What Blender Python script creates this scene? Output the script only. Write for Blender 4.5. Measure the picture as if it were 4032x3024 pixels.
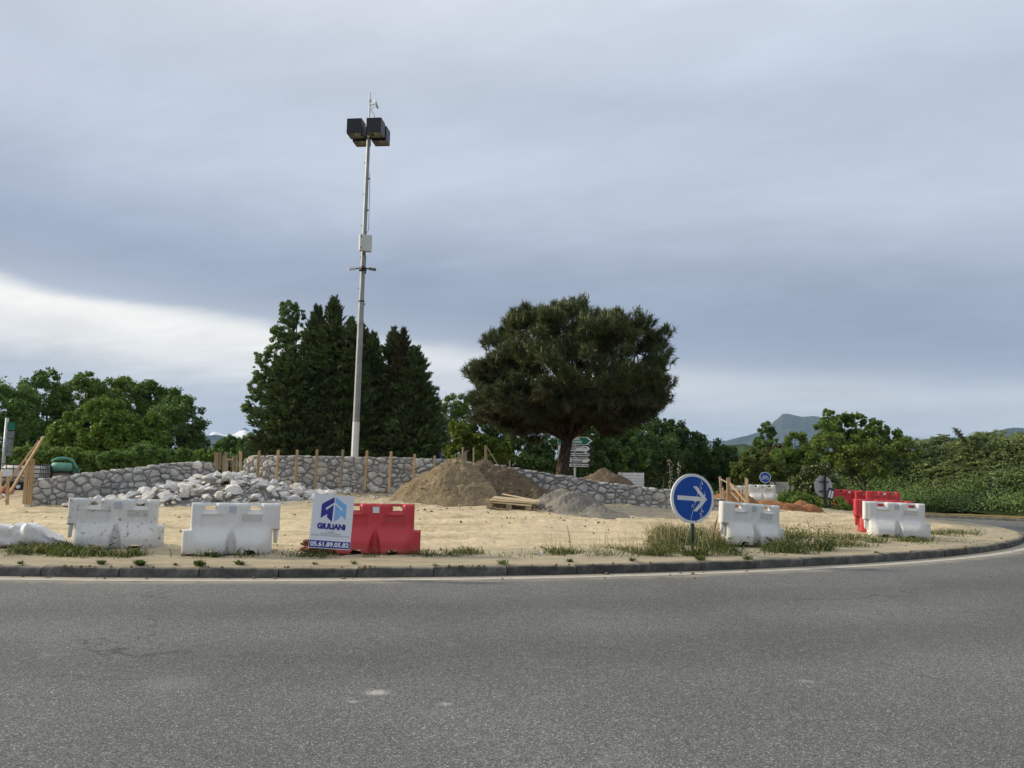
import bpy, bmesh, math, random
import numpy as np
from mathutils import Vector, Matrix, noise as mnoise

# ------------------------------------------------------------------ scene, camera, sky, sun
S = bpy.context.scene
for o in list(bpy.data.objects):
    bpy.data.objects.remove(o, do_unlink=True)
COL = S.collection
R_ = math.radians
F = 3352.0                       # focal length in photo pixels (4032 wide)
CAM = np.array([0.0, 0.0, 1.21])
PITCH, ROLL = R_(6.82), R_(1.0)
_cp, _sp = math.cos(PITCH), math.sin(PITCH)
_f = np.array([0, _cp, _sp]); _u0 = np.array([0, -_sp, _cp]); _r0 = np.array([1.0, 0, 0])
_r = math.cos(ROLL) * _r0 + math.sin(ROLL) * _u0
_u = -math.sin(ROLL) * _r0 + math.cos(ROLL) * _u0
cd = bpy.data.cameras.new('camera'); cam = bpy.data.objects.new('camera', cd); COL.objects.link(cam)
cd.sensor_width = 36.0; cd.lens = F / 4032 * 36.0; cd.clip_start = 0.1; cd.clip_end = 40000
M = Matrix.Identity(4)
for i in range(3):
    M[i][0] = _r[i]; M[i][1] = _u[i]; M[i][2] = -_f[i]; M[i][3] = CAM[i]
cam.matrix_world = M
S.camera = cam
S.view_settings.view_transform = 'Standard'; S.view_settings.look = 'None'
S.view_settings.exposure = 0.2; S.view_settings.gamma = 1.0
S.view_settings.use_curve_mapping = False
S.render.resolution_x, S.render.resolution_y = 1024, 768
S.cycles.max_bounces = 4; S.cycles.diffuse_bounces = 2; S.cycles.glossy_bounces = 2
S.cycles.transmission_bounces = 4; S.cycles.transparent_max_bounces = 6; S.cycles.volume_bounces = 0
S.cycles.use_adaptive_sampling = True; S.cycles.adaptive_threshold = 0.02
S.cycles.caustics_reflective = False; S.cycles.caustics_refractive = False

SUN_EL, SUN_AZ = R_(25), R_(-80)         # azimuth from +Y (view direction) towards +X: the sun stands to the left
sdir = Vector((math.sin(SUN_AZ) * math.cos(SUN_EL), math.cos(SUN_AZ) * math.cos(SUN_EL), math.sin(SUN_EL)))
sl = bpy.data.lights.new('sun', 'SUN'); sl.energy = 3.6; sl.angle = R_(5); sl.color = (1.0, 0.885, 0.69)
so = bpy.data.objects.new('sun', sl); COL.objects.link(so)
so.rotation_euler = sdir.to_track_quat('Z', 'Y').to_euler(); so.location = (-30, 0, 30)

W = bpy.data.worlds.new('World'); S.world = W; W.use_nodes = True
nt = W.node_tree; nt.nodes.clear()
def wn(t, **k):
    n = nt.nodes.new(t)
    for a, b in k.items(): setattr(n, a, b)
    return n
def wmath(op, a, b=None, c=None):
    n = wn('ShaderNodeMath', operation=op)
    for i, v in enumerate((a, b, c)):
        if v is None: continue
        if isinstance(v, (int, float)): n.inputs[i].default_value = v
        else: nt.links.new(v, n.inputs[i])
    return n.outputs[0]
sky = wn('ShaderNodeTexSky', sky_type='NISHITA', sun_disc=False)
sky.sun_elevation = SUN_EL; sky.sun_rotation = SUN_AZ; sky.air_density = 1.0; sky.dust_density = 2.0
bg1 = wn('ShaderNodeBackground'); bg1.inputs[1].default_value = 0.09
nt.links.new(sky.outputs[0], bg1.inputs[0])
tc = wn('ShaderNodeTexCoord'); sx = wn('ShaderNodeSeparateXYZ'); nt.links.new(tc.outputs['Generated'], sx.inputs[0])
az = wmath('ARCTAN2', sx.outputs[0], sx.outputs[1])
el = wmath('ARCSINE', sx.outputs[2])
# cloud sheets: coordinates on a flat layer overhead, stretched along one direction
den = wmath('ADD', wmath('MAXIMUM', sx.outputs[2], 0.0), 0.16)
cx = wmath('DIVIDE', sx.outputs[0], den); cy = wmath('DIVIDE', sx.outputs[1], den)
cv = wn('ShaderNodeCombineXYZ'); nt.links.new(wmath('MULTIPLY', cx, 0.55), cv.inputs[0]); nt.links.new(wmath('MULTIPLY_ADD', cx, 0.25, cy), cv.inputs[1])
def wnoise(scale, det, rough, dist, seed):
    n = wn('ShaderNodeTexNoise'); n.noise_dimensions = '4D'
    n.inputs['Scale'].default_value = scale; n.inputs['Detail'].default_value = det
    n.inputs['Roughness'].default_value = rough; n.inputs['Distortion'].default_value = dist
    n.inputs['W'].default_value = seed
    nt.links.new(cv.outputs[0], n.inputs['Vector'])
    return wmath('SUBTRACT', n.outputs['Fac'], 0.5)
n1 = wnoise(0.75, 4, 0.5, 0.6, 1.3); n2 = wnoise(1.9, 5, 0.55, 0.8, 4.1); n3 = wnoise(5.0, 4, 0.6, 0.4, 7.7)
# tilted elevation (bands sink to the right) in degrees / 60
elt = wmath('MULTIPLY_ADD', az, 0.08, el)
warp = wmath('MULTIPLY_ADD', n3, 0.020, wmath('MULTIPLY_ADD', n2, 0.036, wmath('MULTIPLY', n1, 0.032)))
t = wmath('DIVIDE', wmath('ADD', elt, warp), R_(60))
ramp = wn('ShaderNodeValToRGB'); cr = ramp.color_ramp; cr.interpolation = 'B_SPLINE'
def srgb(r, g, b):
    return tuple(((c / 255) / 12.92 if c <= 10 else (((c / 255) + 0.055) / 1.055) ** 2.4) for c in (r, g, b)) + (1.0,)
stops = [(0.0, (186, 197, 210)), (0.055, (177, 188, 203)), (0.095, (182, 191, 204)), (0.118, (200, 206, 213)), (0.138, (201, 207, 214)),
         (0.158, (159, 170, 189)), (0.195, (147, 158, 179)), (0.24, (158, 169, 188)), (0.30, (186, 195, 210)), (0.36, (196, 205, 219)),
         (0.42, (178, 189, 206)), (0.47, (194, 203, 217)), (0.55, (206, 215, 228)), (0.75, (214, 221, 231)), (1.0, (211, 218, 228))]
while len(cr.elements) < len(stops): cr.elements.new(0.5)
for e, (p, c) in zip(cr.elements, stops): e.position = p; e.color = srgb(*c)
nt.links.new(t, ramp.inputs[0])
# sun side: the thin sheet is brighter and warmer towards the sun
side = wn('ShaderNodeMapRange', interpolation_type='SMOOTHSTEP'); nt.links.new(az, side.inputs[0])
side.inputs[1].default_value = R_(22); side.inputs[2].default_value = R_(-32); side.inputs[3].default_value = 0.0; side.inputs[4].default_value = 1.0
band = wn('ShaderNodeValToRGB'); b_ = band.color_ramp; b_.interpolation = 'EASE'
bst = [(0.0, 0.0), (0.060, 0.08), (0.105, 0.75), (0.136, 1.0), (0.157, 0.06), (0.23, 0.0), (0.36, 0.03), (0.44, 0.20), (0.55, 0.42), (0.75, 0.45), (1.0, 0.4)]
while len(b_.elements) < len(bst): b_.elements.new(0.5)
for e, (p, c) in zip(b_.elements, bst): e.position = p; e.color = (c, c, c, 1)
nt.links.new(t, band.inputs[0])
bfac = wmath('MULTIPLY', band.outputs[0], side.outputs[0])
mix = wn('ShaderNodeMix', data_type='RGBA'); nt.links.new(bfac, mix.inputs[0]); nt.links.new(ramp.outputs[0], mix.inputs[6])
mix.inputs[7].default_value = (0.97, 0.955, 0.90, 1)
br = wmath('MULTIPLY_ADD', n3, 0.30, wmath('MULTIPLY_ADD', n2, 0.30, 1.0))
vm = wn('ShaderNodeVectorMath', operation='SCALE'); nt.links.new(mix.outputs[2], vm.inputs[0]); nt.links.new(br, vm.inputs[3])
bg2 = wn('ShaderNodeBackground'); bg2.inputs[1].default_value = 1.0; nt.links.new(vm.outputs[0], bg2.inputs[0])
ms = wn('ShaderNodeMixShader'); ms.inputs[0].default_value = 0.9
nt.links.new(bg1.outputs[0], ms.inputs[1]); nt.links.new(bg2.outputs[0], ms.inputs[2])
wo = wn('ShaderNodeOutputWorld'); nt.links.new(ms.outputs[0], wo.inputs[0])

# ------------------------------------------------------------------ helpers
rng = np.random.default_rng(7); random.seed(7)
CX, CY, RI = -5.40, 32.25, 21.2          # roundabout centre and kerb radius
RO = 29.2

def ray(px, py):
    return _f + (px - 2016) / F * _r - (py - 1512) / F * _u
def at(px, py, d):
    v = ray(px, py); k = d / math.hypot(v[0], v[1])
    return CAM + v * k
def cross(x): return 0.007 * max(-25.0, min(25.0, x))
def zt(x, y):
    """height of road / island ground (without the wall terraces)"""
    r = math.hypot(x - CX, y - CY); k = cross(x)
    if r > RI:
        return k - 0.02 * (min(r, 33) - RI)
    tt = RI - r
    return k + 0.135 + 0.05 * min(tt, 1.2) + 0.092 * max(0.0, min(tt, 10.2) - 1.2)
def ground(px, py):
    v = ray(px, py); v = v / math.hypot(v[0], v[1]); vx, vy, vz = float(v[0]), float(v[1]), float(v[2]); h0 = float(CAM[2])
    d = 2.0
    while d < 200 and h0 + vz * d >= zt(vx * d, vy * d): d += 0.5
    lo, hi = d - 0.5, d
    for _ in range(9):
        m = (lo + hi) / 2
        if h0 + vz * m >= zt(vx * m, vy * m): lo = m
        else: hi = m
    return np.array([vx * hi, vy * hi, zt(vx * hi, vy * hi)])
def mpp(d): return d / F                  # metres per photo pixel at distance d

def nodes_mat(name, rough=0.8, spec=0.3):
    m = bpy.data.materials.new(name); m.use_nodes = True
    b = m.node_tree.nodes['Principled BSDF']
    b.inputs['Roughness'].default_value = rough
    b.inputs['Specular IOR Level'].default_value = spec
    return m, m.node_tree, b
def link(nt, a, b): nt.links.new(a, b)
def mk(nt, t, **k):
    n = nt.nodes.new(t)
    for a, b in k.items(): setattr(n, a, b)
    return n
def tex_noise(nt, scale, det=5, rough=0.55, coord='Object', vec=None, dist=0.0):
    n = mk(nt, 'ShaderNodeTexNoise'); n.inputs['Scale'].default_value = scale; n.inputs['Detail'].default_value = det
    n.inputs['Roughness'].default_value = rough; n.inputs['Distortion'].default_value = dist
    if vec is None:
        c = mk(nt, 'ShaderNodeTexCoord'); vec = c.outputs[coord]
    nt.links.new(vec, n.inputs['Vector'])
    return n.outputs['Fac']
def ramp_(nt, fac, stops, interp='LINEAR'):
    n = mk(nt, 'ShaderNodeValToRGB'); c = n.color_ramp; c.interpolation = interp
    while len(c.elements) < len(stops): c.elements.new(0.5)
    for e, (p, v) in zip(c.elements, stops):
        e.position = p; e.color = (tuple(v) + (1.0,))[:4] if not isinstance(v, (int, float)) else (v, v, v, 1)
    nt.links.new(fac, n.inputs[0])
    return n.outputs[0]
def mixc(nt, fac, a, b, mode='MIX'):
    n = mk(nt, 'ShaderNodeMix', data_type='RGBA', blend_type=mode)
    for i, v in ((0, fac), (6, a), (7, b)):
        if isinstance(v, (int, float)): n.inputs[i].default_value = v
        elif isinstance(v, tuple): n.inputs[i].default_value = (v + (1.0,))[:4]
        else: nt.links.new(v, n.inputs[i])
    return n.outputs[2]
def bump(nt, b, h, strength, dist):
    n = mk(nt, 'ShaderNodeBump'); n.inputs['Strength'].default_value = strength; n.inputs['Distance'].default_value = dist
    nt.links.new(h, n.inputs['Height']); nt.links.new(n.outputs[0], b.inputs['Normal'])
def nmath(nt, op, a, b=None, c=None, clamp=False):
    n = mk(nt, 'ShaderNodeMath', operation=op); n.use_clamp = clamp
    for i, v in enumerate((a, b, c)):
        if v is None: continue
        if isinstance(v, (int, float)): n.inputs[i].default_value = v
        else: nt.links.new(v, n.inputs[i])
    return n.outputs[0]

def plain(name, col, rough=0.6, spec=0.3, metal=0.0, var=0.15, scale=6.0, bmp=0.0, bscale=40.0):
    m, nt, b = nodes_mat(name, rough, spec); b.inputs['Metallic'].default_value = metal
    f = tex_noise(nt, scale, 6, 0.6)
    lo = tuple(c * (1 - var) for c in col); hi = tuple(min(1, c * (1 + var)) for c in col)
    link(nt, ramp_(nt, f, [(0.3, lo), (0.7, hi)]), b.inputs['Base Color'])
    if bmp: bump(nt, b, tex_noise(nt, bscale, 4, 0.6), bmp, 0.01)
    return m

def build(V, Fc, name='mesh', smooth=False):
    me = bpy.data.meshes.new(name)
    me.from_pydata([tuple(map(float, v)) for v in V], [], [tuple(int(i) for i in f) for f in Fc]); me.update()
    if smooth: me.shade_smooth()
    return me
def build_np(V, Q, name='mesh', attr=None, smooth=False):
    """V (n,3), Q (m,k) all faces of the same size; attr: per-face float 'tint'"""
    me = bpy.data.meshes.new(name); n, k = Q.shape
    me.vertices.add(len(V)); me.vertices.foreach_set('co', np.ascontiguousarray(V, dtype=np.float32).ravel())
    me.loops.add(n * k); me.loops.foreach_set('vertex_index', np.ascontiguousarray(Q, dtype=np.int32).ravel())
    me.polygons.add(n); me.polygons.foreach_set('loop_start', np.arange(0, n * k, k, dtype=np.int32))
    if smooth: me.polygons.foreach_set('use_smooth', np.ones(n, dtype=bool))
    me.update(calc_edges=True)
    if attr is not None:
        a = me.attributes.new('tint', 'FLOAT', 'FACE'); a.data.foreach_set('value', np.ascontiguousarray(attr, dtype=np.float32))
    return me

def tag(o, label=None, cat=None, group=None, kind=None):
    if label: o['label'] = label
    if cat: o['category'] = cat
    if group: o['group'] = group
    if kind: o['kind'] = kind
    return o
def thing(name, label, cat, loc=(0, 0, 0), group=None, rz=0.0):
    o = bpy.data.objects.new(name, None); COL.objects.link(o); o.empty_display_size = 0.2
    o.location = tuple(map(float, loc)); o.rotation_euler = (0, 0, rz)
    return tag(o, label, cat, group)
def obj(name, me, mat, parent=None, loc=None, world=False):
    """world=True: mesh is in world coordinates; moved into the (unrotated) parent's frame"""
    o = bpy.data.objects.new(name, me); COL.objects.link(o)
    if mat is not None and len(me.materials) == 0: me.materials.append(mat)
    if parent is not None:
        o.parent = parent
        if world:
            b = parent.location; me.transform(Matrix.Translation((-b[0], -b[1], -b[2])))
    if loc is not None: o.location = tuple(map(float, loc))
    return o
def recentre(o):
    """move a top-level mesh's origin to the bottom centre of its bounds"""
    me = o.data; n = len(me.vertices); a = np.empty(n * 3, dtype=np.float32); me.vertices.foreach_get('co', a); a = a.reshape(-1, 3)
    c = Vector(((a[:, 0].min() + a[:, 0].max()) / 2, (a[:, 1].min() + a[:, 1].max()) / 2, a[:, 2].min()))
    me.transform(Matrix.Translation(-c)); o.location = o.location + c
    return o
def copy_tree(o, parent=None):
    c = o.copy(); COL.objects.link(c)
    if parent is not None: c.parent = parent
    for ch in o.children: copy_tree(ch, c)
    return c

class MB:
    def __init__(s): s.V = []; s.F = []
    def add(s, V, Fc):
        n = len(s.V); s.V += [tuple(map(float, v)) for v in V]; s.F += [tuple(i + n for i in f) for f in Fc]; return s
    def box(s, lo, hi):
        x0, y0, z0 = lo; x1, y1, z1 = hi
        V = [(x0, y0, z0), (x1, y0, z0), (x1, y1, z0), (x0, y1, z0), (x0, y0, z1), (x1, y0, z1), (x1, y1, z1), (x0, y1, z1)]
        return s.add(V, [(3, 2, 1, 0), (4, 5, 6, 7), (0, 1, 5, 4), (1, 2, 6, 5), (2, 3, 7, 6), (3, 0, 4, 7)])
    def beam(s, a, b, w, h, up=(0, 0, 1), bevel=True):
        a = np.array(a, float); b = np.array(b, float); d = b - a; L = np.linalg.norm(d); d /= L
        upv = np.array(up, float)
        if abs(d @ upv) > 0.95: upv = np.array([0.0, 1.0, 0.0])
        sx_ = np.cross(d, upv); sx_ /= np.linalg.norm(sx_); sy_ = np.cross(sx_, d)
        c = min(w, h) * 0.1
        prof = [(-w/2+c, -h/2), (w/2-c, -h/2), (w/2, -h/2+c), (w/2, h/2-c), (w/2-c, h/2), (-w/2+c, h/2), (-w/2, h/2-c), (-w/2, -h/2+c)]
        V = [a + sx_ * p + sy_ * q for p, q in prof] + [b + sx_ * p + sy_ * q for p, q in prof]
        Fc = [tuple(range(7, -1, -1)), tuple(range(8, 16))] + [(i, (i + 1) % 8, 8 + (i + 1) % 8, 8 + i) for i in range(8)]
        return s.add(V, Fc)
    def tube(s, pts, radii, n=8, cap=True):
        pts = [np.array(p, float) for p in pts]
        if not hasattr(radii, '__len__'): radii = [radii] * len(pts)
        base = len(s.V); V = []; Fc = []; ref = None
        for i, p in enumerate(pts):
            d = (pts[min(i + 1, len(pts) - 1)] - pts[max(i - 1, 0)]); d = d / (np.linalg.norm(d) + 1e-9)
            if ref is None:
                ref = np.array([0, 0, 1.0]) if abs(d[2]) < 0.9 else np.array([1.0, 0, 0])
            a = np.cross(d, ref); a /= (np.linalg.norm(a) + 1e-9); b = np.cross(d, a); ref = np.cross(a, d)
            for k in range(n):
                t = 2 * math.pi * k / n + math.pi / n; V.append(p + (a * math.cos(t) + b * math.sin(t)) * radii[i])
        for i in range(len(pts) - 1):
            for k in range(n):
                k2 = (k + 1) % n; Fc.append((i*n+k, i*n+k2, (i+1)*n+k2, (i+1)*n+k))
        if cap:
            Fc.append(tuple(range(n))[::-1]); Fc.append(tuple(range((len(pts)-1)*n, len(pts)*n)))
        return s.add(V, Fc)
    def lathe(s, prof, n=20, c=(0, 0, 0), axis=None):
        V = []; Fc = []
        for r, z in prof:
            for k in range(n):
                t = 2*math.pi*k/n; V.append((c[0]+r*math.cos(t), c[1]+r*math.sin(t), c[2]+z))
        for i in range(len(prof)-1):
            for k in range(n):
                k2 = (k+1) % n; Fc.append((i*n+k, i*n+k2, (i+1)*n+k2, (i+1)*n+k))
        Fc.append(tuple(range(n))[::-1]); Fc.append(tuple(range((len(prof)-1)*n, len(prof)*n)))
        return s.add(V, Fc)
    def prism(s, poly, y0, y1):
        """polygon in (x,z), extruded along y"""
        n = len(poly); V = [(p[0], y0, p[1]) for p in poly] + [(p[0], y1, p[1]) for p in poly]
        Fc = [tuple(range(n)), tuple(range(2*n-1, n-1, -1))] + [(i, n+i, n+(i+1) % n, (i+1) % n) for i in range(n)]
        return s.add(V, Fc)
    def mesh(s, name='mesh', smooth=False): 
        me = build(s.V, s.F, name, smooth); return me
def fixn(me):
    bm = bmesh.new(); bm.from_mesh(me); bmesh.ops.recalc_face_normals(bm, faces=bm.faces); bm.to_mesh(me); bm.free(); return me
def smooth_angle(me, ang=40):
    me.shade_smooth()
    try: me.set_sharp_from_angle(angle=R_(ang))
    except Exception: pass
    return me

def text_mesh(body, size, bold=0.0, shear=0.0, align='CENTER', extrude=0.0, sx=1.0):
    cu = bpy.data.curves.new('lettering', 'FONT'); cu.body = body; cu.size = size; cu.align_x = align; cu.align_y = 'CENTER'
    cu.offset = bold; cu.shear = shear; cu.extrude = extrude; cu.resolution_u = 3
    o = bpy.data.objects.new('tmp', cu); COL.objects.link(o)
    bpy.context.view_layer.update()
    dg = bpy.context.evaluated_depsgraph_get()
    me = bpy.data.meshes.new_from_object(o.evaluated_get(dg)); bpy.data.objects.remove(o, do_unlink=True); bpy.data.curves.remove(cu)
    # lay into the (x,z) plane, facing -y
    me.transform(Matrix.Scale(sx, 4, (1, 0, 0)))
    me.transform(Matrix.Rotation(R_(90), 4, 'X'))
    return me

# ------------------------------------------------------------------ materials of the setting
def mat_asphalt():
    m, nt, b = nodes_mat('asphalt', 0.85, 0.25)
    c = mk(nt, 'ShaderNodeTexCoord'); P = c.outputs['Object']
    v = mk(nt, 'ShaderNodeTexVoronoi'); v.inputs['Scale'].default_value = 165; link(nt, P, v.inputs['Vector'])
    v2 = mk(nt, 'ShaderNodeTexVoronoi'); v2.inputs['Scale'].default_value = 62; link(nt, P, v2.inputs['Vector'])
    sep = mk(nt, 'ShaderNodeSeparateColor'); link(nt, v.outputs['Color'], sep.inputs[0])
    sep2 = mk(nt, 'ShaderNodeSeparateColor'); link(nt, v2.outputs['Color'], sep2.inputs[0])
    agg = ramp_(nt, sep.outputs[0], [(0.0, (0.060, 0.060, 0.059)), (0.45, (0.116, 0.117, 0.112)), (0.8, (0.168, 0.169, 0.162)), (0.94, (0.25, 0.25, 0.24)), (1.0, (0.50, 0.49, 0.47))])
    agg2 = ramp_(nt, sep2.outputs[1], [(0.0, 0.84), (0.6, 1.0), (0.95, 1.1), (1.0, 1.5)])
    col = mixc(nt, 1.0, agg, agg2, 'MULTIPLY')
    big = tex_noise(nt, 0.35, 5, 0.6, vec=P)
    col = mixc(nt, 1.0, col, ramp_(nt, big, [(0.28, (0.80, 0.80, 0.81)), (0.72, (1.17, 1.17, 1.15))]), 'MULTIPLY')
    # radial wear: dusty near the kerb, darker wheel bands further out
    vs = mk(nt, 'ShaderNodeVectorMath', operation='SUBTRACT'); vs.inputs[1].default_value = (CX, CY, 0); link(nt, P, vs.inputs[0])
    sp = mk(nt, 'ShaderNodeSeparateXYZ'); link(nt, vs.outputs[0], sp.inputs[0])
    rr = nmath(nt, 'SQRT', nmath(nt, 'ADD', nmath(nt, 'POWER', sp.outputs[0], 2.0), nmath(nt, 'POWER', sp.outputs[1], 2.0)))
    nn = tex_noise(nt, 2.2, 6, 0.65, vec=P)
    w = nmath(nt, 'ADD', nmath(nt, 'SUBTRACT', rr, RI), nmath(nt, 'MULTIPLY', nmath(nt, 'SUBTRACT', nn, 0.5), 0.55))
    dust = ramp_(nt, nmath(nt, 'MULTIPLY', w, 1.0), [(0.10, 1.0), (0.42, 0.55), (0.62, 0.05), (1.0, 0.0)])
    col = mixc(nt, dust, col, (0.38, 0.33, 0.25))
    wheel = ramp_(nt, nmath(nt, 'MULTIPLY', nmath(nt, 'SUBTRACT', w, 0.5), 0.125), [(0.0, 1.0), (0.12, 1.0), (0.25, 0.84), (0.38, 1.0), (0.52, 0.83), (0.66, 1.02), (1.0, 1.08)], 'EASE')
    col = mixc(nt, 1.0, col, wheel, 'MULTIPLY')
    # pale scuffs
    sc = tex_noise(nt, 1.3, 7, 0.72, vec=P, dist=0.4)
    col = mixc(nt, ramp_(nt, sc, [(0.60, 0.0), (0.68, 0.22), (0.76, 0.6)]), col, (0.30, 0.30, 0.28))
    cr_ = mk(nt, 'ShaderNodeTexVoronoi', feature='DISTANCE_TO_EDGE'); cr_.inputs['Scale'].default_value = 0.22; wv = mk(nt, 'ShaderNodeTexNoise'); wv.inputs['Scale'].default_value = 1.2; wv.inputs['Detail'].default_value = 6; link(nt, P, wv.inputs['Vector'])
    va_ = mk(nt, 'ShaderNodeVectorMath', operation='MULTIPLY_ADD'); link(nt, wv.outputs['Color'], va_.inputs[0]); va_.inputs[1].default_value = (1.6, 1.6, 0); link(nt, P, va_.inputs[2]); link(nt, va_.outputs[0], cr_.inputs['Vector'])
    crk = nmath(nt, 'MULTIPLY', nmath(nt, 'LESS_THAN', cr_.outputs['Distance'], 0.0016), ramp_(nt, big, [(0.48, 0.0), (0.56, 0.55)]))
    col = mixc(nt, crk, col, (0.03, 0.03, 0.03))
    for (sx_, sy_, rx_, ry_, a_) in ((1485, 2727, 0.075, 0.06, 0.9), (1390, 2762, 0.04, 0.03, 0.6), (1755, 2772, 0.04, 0.03, 0.7), (690, 2690, 0.22, 0.2, 0.14), (3170, 2682, 0.06, 0.04, 0.4)):
        g_ = ground(sx_, sy_)
        dx_ = nmath(nt, 'DIVIDE', nmath(nt, 'SUBTRACT', sp.outputs[0], g_[0] - CX), rx_); dy_ = nmath(nt, 'DIVIDE', nmath(nt, 'SUBTRACT', sp.outputs[1], g_[1] - CY), ry_)
        dd_ = nmath(nt, 'ADD', nmath(nt, 'SQRT', nmath(nt, 'ADD', nmath(nt, 'POWER', dx_, 2.0), nmath(nt, 'POWER', dy_, 2.0))), nmath(nt, 'MULTIPLY', nmath(nt, 'SUBTRACT', sep.outputs[1], 0.5), 1.3))
        col = mixc(nt, ramp_(nt, dd_, [(0.45, a_), (1.1, 0.0)]), col, (0.46, 0.45, 0.42))
    link(nt, col, b.inputs['Base Color'])
    bump(nt, b, v.outputs['Distance'], 0.35, 0.006)
    return m

def mat_sand():
    m, nt, b = nodes_mat('sandy_soil', 0.95, 0.15)
    c = mk(nt, 'ShaderNodeTexCoord'); P = c.outputs['Object']
    vs = mk(nt, 'ShaderNodeVectorMath', operation='SUBTRACT'); vs.inputs[1].default_value = (CX, CY, 0); link(nt, P, vs.inputs[0])
    sp = mk(nt, 'ShaderNodeSeparateXYZ'); link(nt, vs.outputs[0], sp.inputs[0])
    rr = nmath(nt, 'SQRT', nmath(nt, 'ADD', nmath(nt, 'POWER', sp.outputs[0], 2.0), nmath(nt, 'POWER', sp.outputs[1], 2.0)))
    # wheel tracks run round the island: noise stretched along the tangent
    th = nmath(nt, 'ARCTAN2', sp.outputs[1], sp.outputs[0])
    cv = mk(nt, 'ShaderNodeCombineXYZ'); link(nt, nmath(nt, 'MULTIPLY', rr, 1.0), cv.inputs[0]); link(nt, nmath(nt, 'MULTIPLY', th, 3.0), cv.inputs[1])
    tracks = tex_noise(nt, 2.4, 6, 0.62, vec=cv.outputs[0], dist=0.3)
    fine = tex_noise(nt, 14, 6, 0.7, vec=P)
    big = tex_noise(nt, 0.5, 5, 0.6, vec=P)
    col = ramp_(nt, tracks, [(0.30, (0.34, 0.27, 0.165)), (0.45, (0.56, 0.455, 0.285)), (0.66, (0.69, 0.575, 0.385))])
    col = mixc(nt, ramp_(nt, big, [(0.35, 0.0), (0.7, 0.5)]), col, (0.57, 0.475, 0.32))
    col = mixc(nt, 1.0, col, ramp_(nt, fine, [(0.28, (0.62, 0.60, 0.56)), (0.5, (1.0, 1.0, 1.0)), (0.75, (1.15, 1.15, 1.12))]), 'MULTIPLY')
    # stones and crumbs
    v = mk(nt, 'ShaderNodeTexVoronoi'); v.inputs['Scale'].default_value = 9; link(nt, P, v.inputs['Vector'])
    s2 = mk(nt, 'ShaderNodeSeparateColor'); link(nt, v.outputs['Color'], s2.inputs[0])
    crumb = nmath(nt, 'MULTIPLY', nmath(nt, 'GREATER_THAN', s2.outputs[0], 0.86), nmath(nt, 'LESS_THAN', v.outputs['Distance'], 0.22))
    col = mixc(nt, nmath(nt, 'MULTIPLY', crumb, 0.55), col, mixc(nt, s2.outputs[1], (0.15, 0.11, 0.06), (0.66, 0.60, 0.48)))
    # churned darker soil close to the walls
    wallband = ramp_(nt, nmath(nt, 'ADD', nmath(nt, 'DIVIDE', rr, 21.2), nmath(nt, 'MULTIPLY', nmath(nt, 'SUBTRACT', big, 0.5), 0.25)), [(0.60, 0.75), (0.70, 0.0)])
    col = mixc(nt, wallband, col, (0.27, 0.22, 0.15))
    # spilt grey mortar sand on the right
    def spot(x, y, rx, ry, soft):
        a = nmath(nt, 'DIVIDE', nmath(nt, 'SUBTRACT', sp.outputs[0], x - CX), rx); bb = nmath(nt, 'DIVIDE', nmath(nt, 'SUBTRACT', sp.outputs[1], y - CY), ry)
        d = nmath(nt, 'SQRT', nmath(nt, 'ADD', nmath(nt, 'POWER', a, 2.0), nmath(nt, 'POWER', bb, 2.0)))
        d = nmath(nt, 'ADD', d, nmath(nt, 'MULTIPLY', nmath(nt, 'SUBTRACT', tex_noise(nt, 1.6, 6, 0.65, vec=P), 0.5), 1.6))
        return ramp_(nt, d, [(0.75, 0.9), (1.0 + soft, 0.0)])
    g = ground(2480, 2010)
    col = mixc(nt, spot(g[0], g[1], 1.9, 1.6, 0.1), col, (0.20, 0.185, 0.155))
    g = ground(800, 1972)
    col = mixc(nt, spot(g[0], g[1], 2.6, 0.9, 0.2), col, (0.34, 0.31, 0.26))
    # compacted grey strip behind the kerb
    strip = ramp_(nt, nmath(nt, 'ADD', nmath(nt, 'SUBTRACT', rr, 19.0), nmath(nt, 'MULTIPLY', nmath(nt, 'SUBTRACT', big, 0.5), 0.8)), [(0.35, 0.0), (0.7, 0.7), (1.0, 0.85)])
    sf = ramp_(nt, tex_noise(nt, 3.5, 6, 0.7, vec=cv.outputs[0]), [(0.3, (0.22, 0.19, 0.14)), (0.5, (0.36, 0.31, 0.22)), (0.7, (0.47, 0.39, 0.26))])
    col = mixc(nt, strip, col, sf)
    link(nt, col, b.inputs['Base Color'])
    hb = nmath(nt, 'ADD', tracks, nmath(nt, 'MULTIPLY', fine, 0.5))
    bump(nt, b, hb, 0.7, 0.06)
    return m

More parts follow.
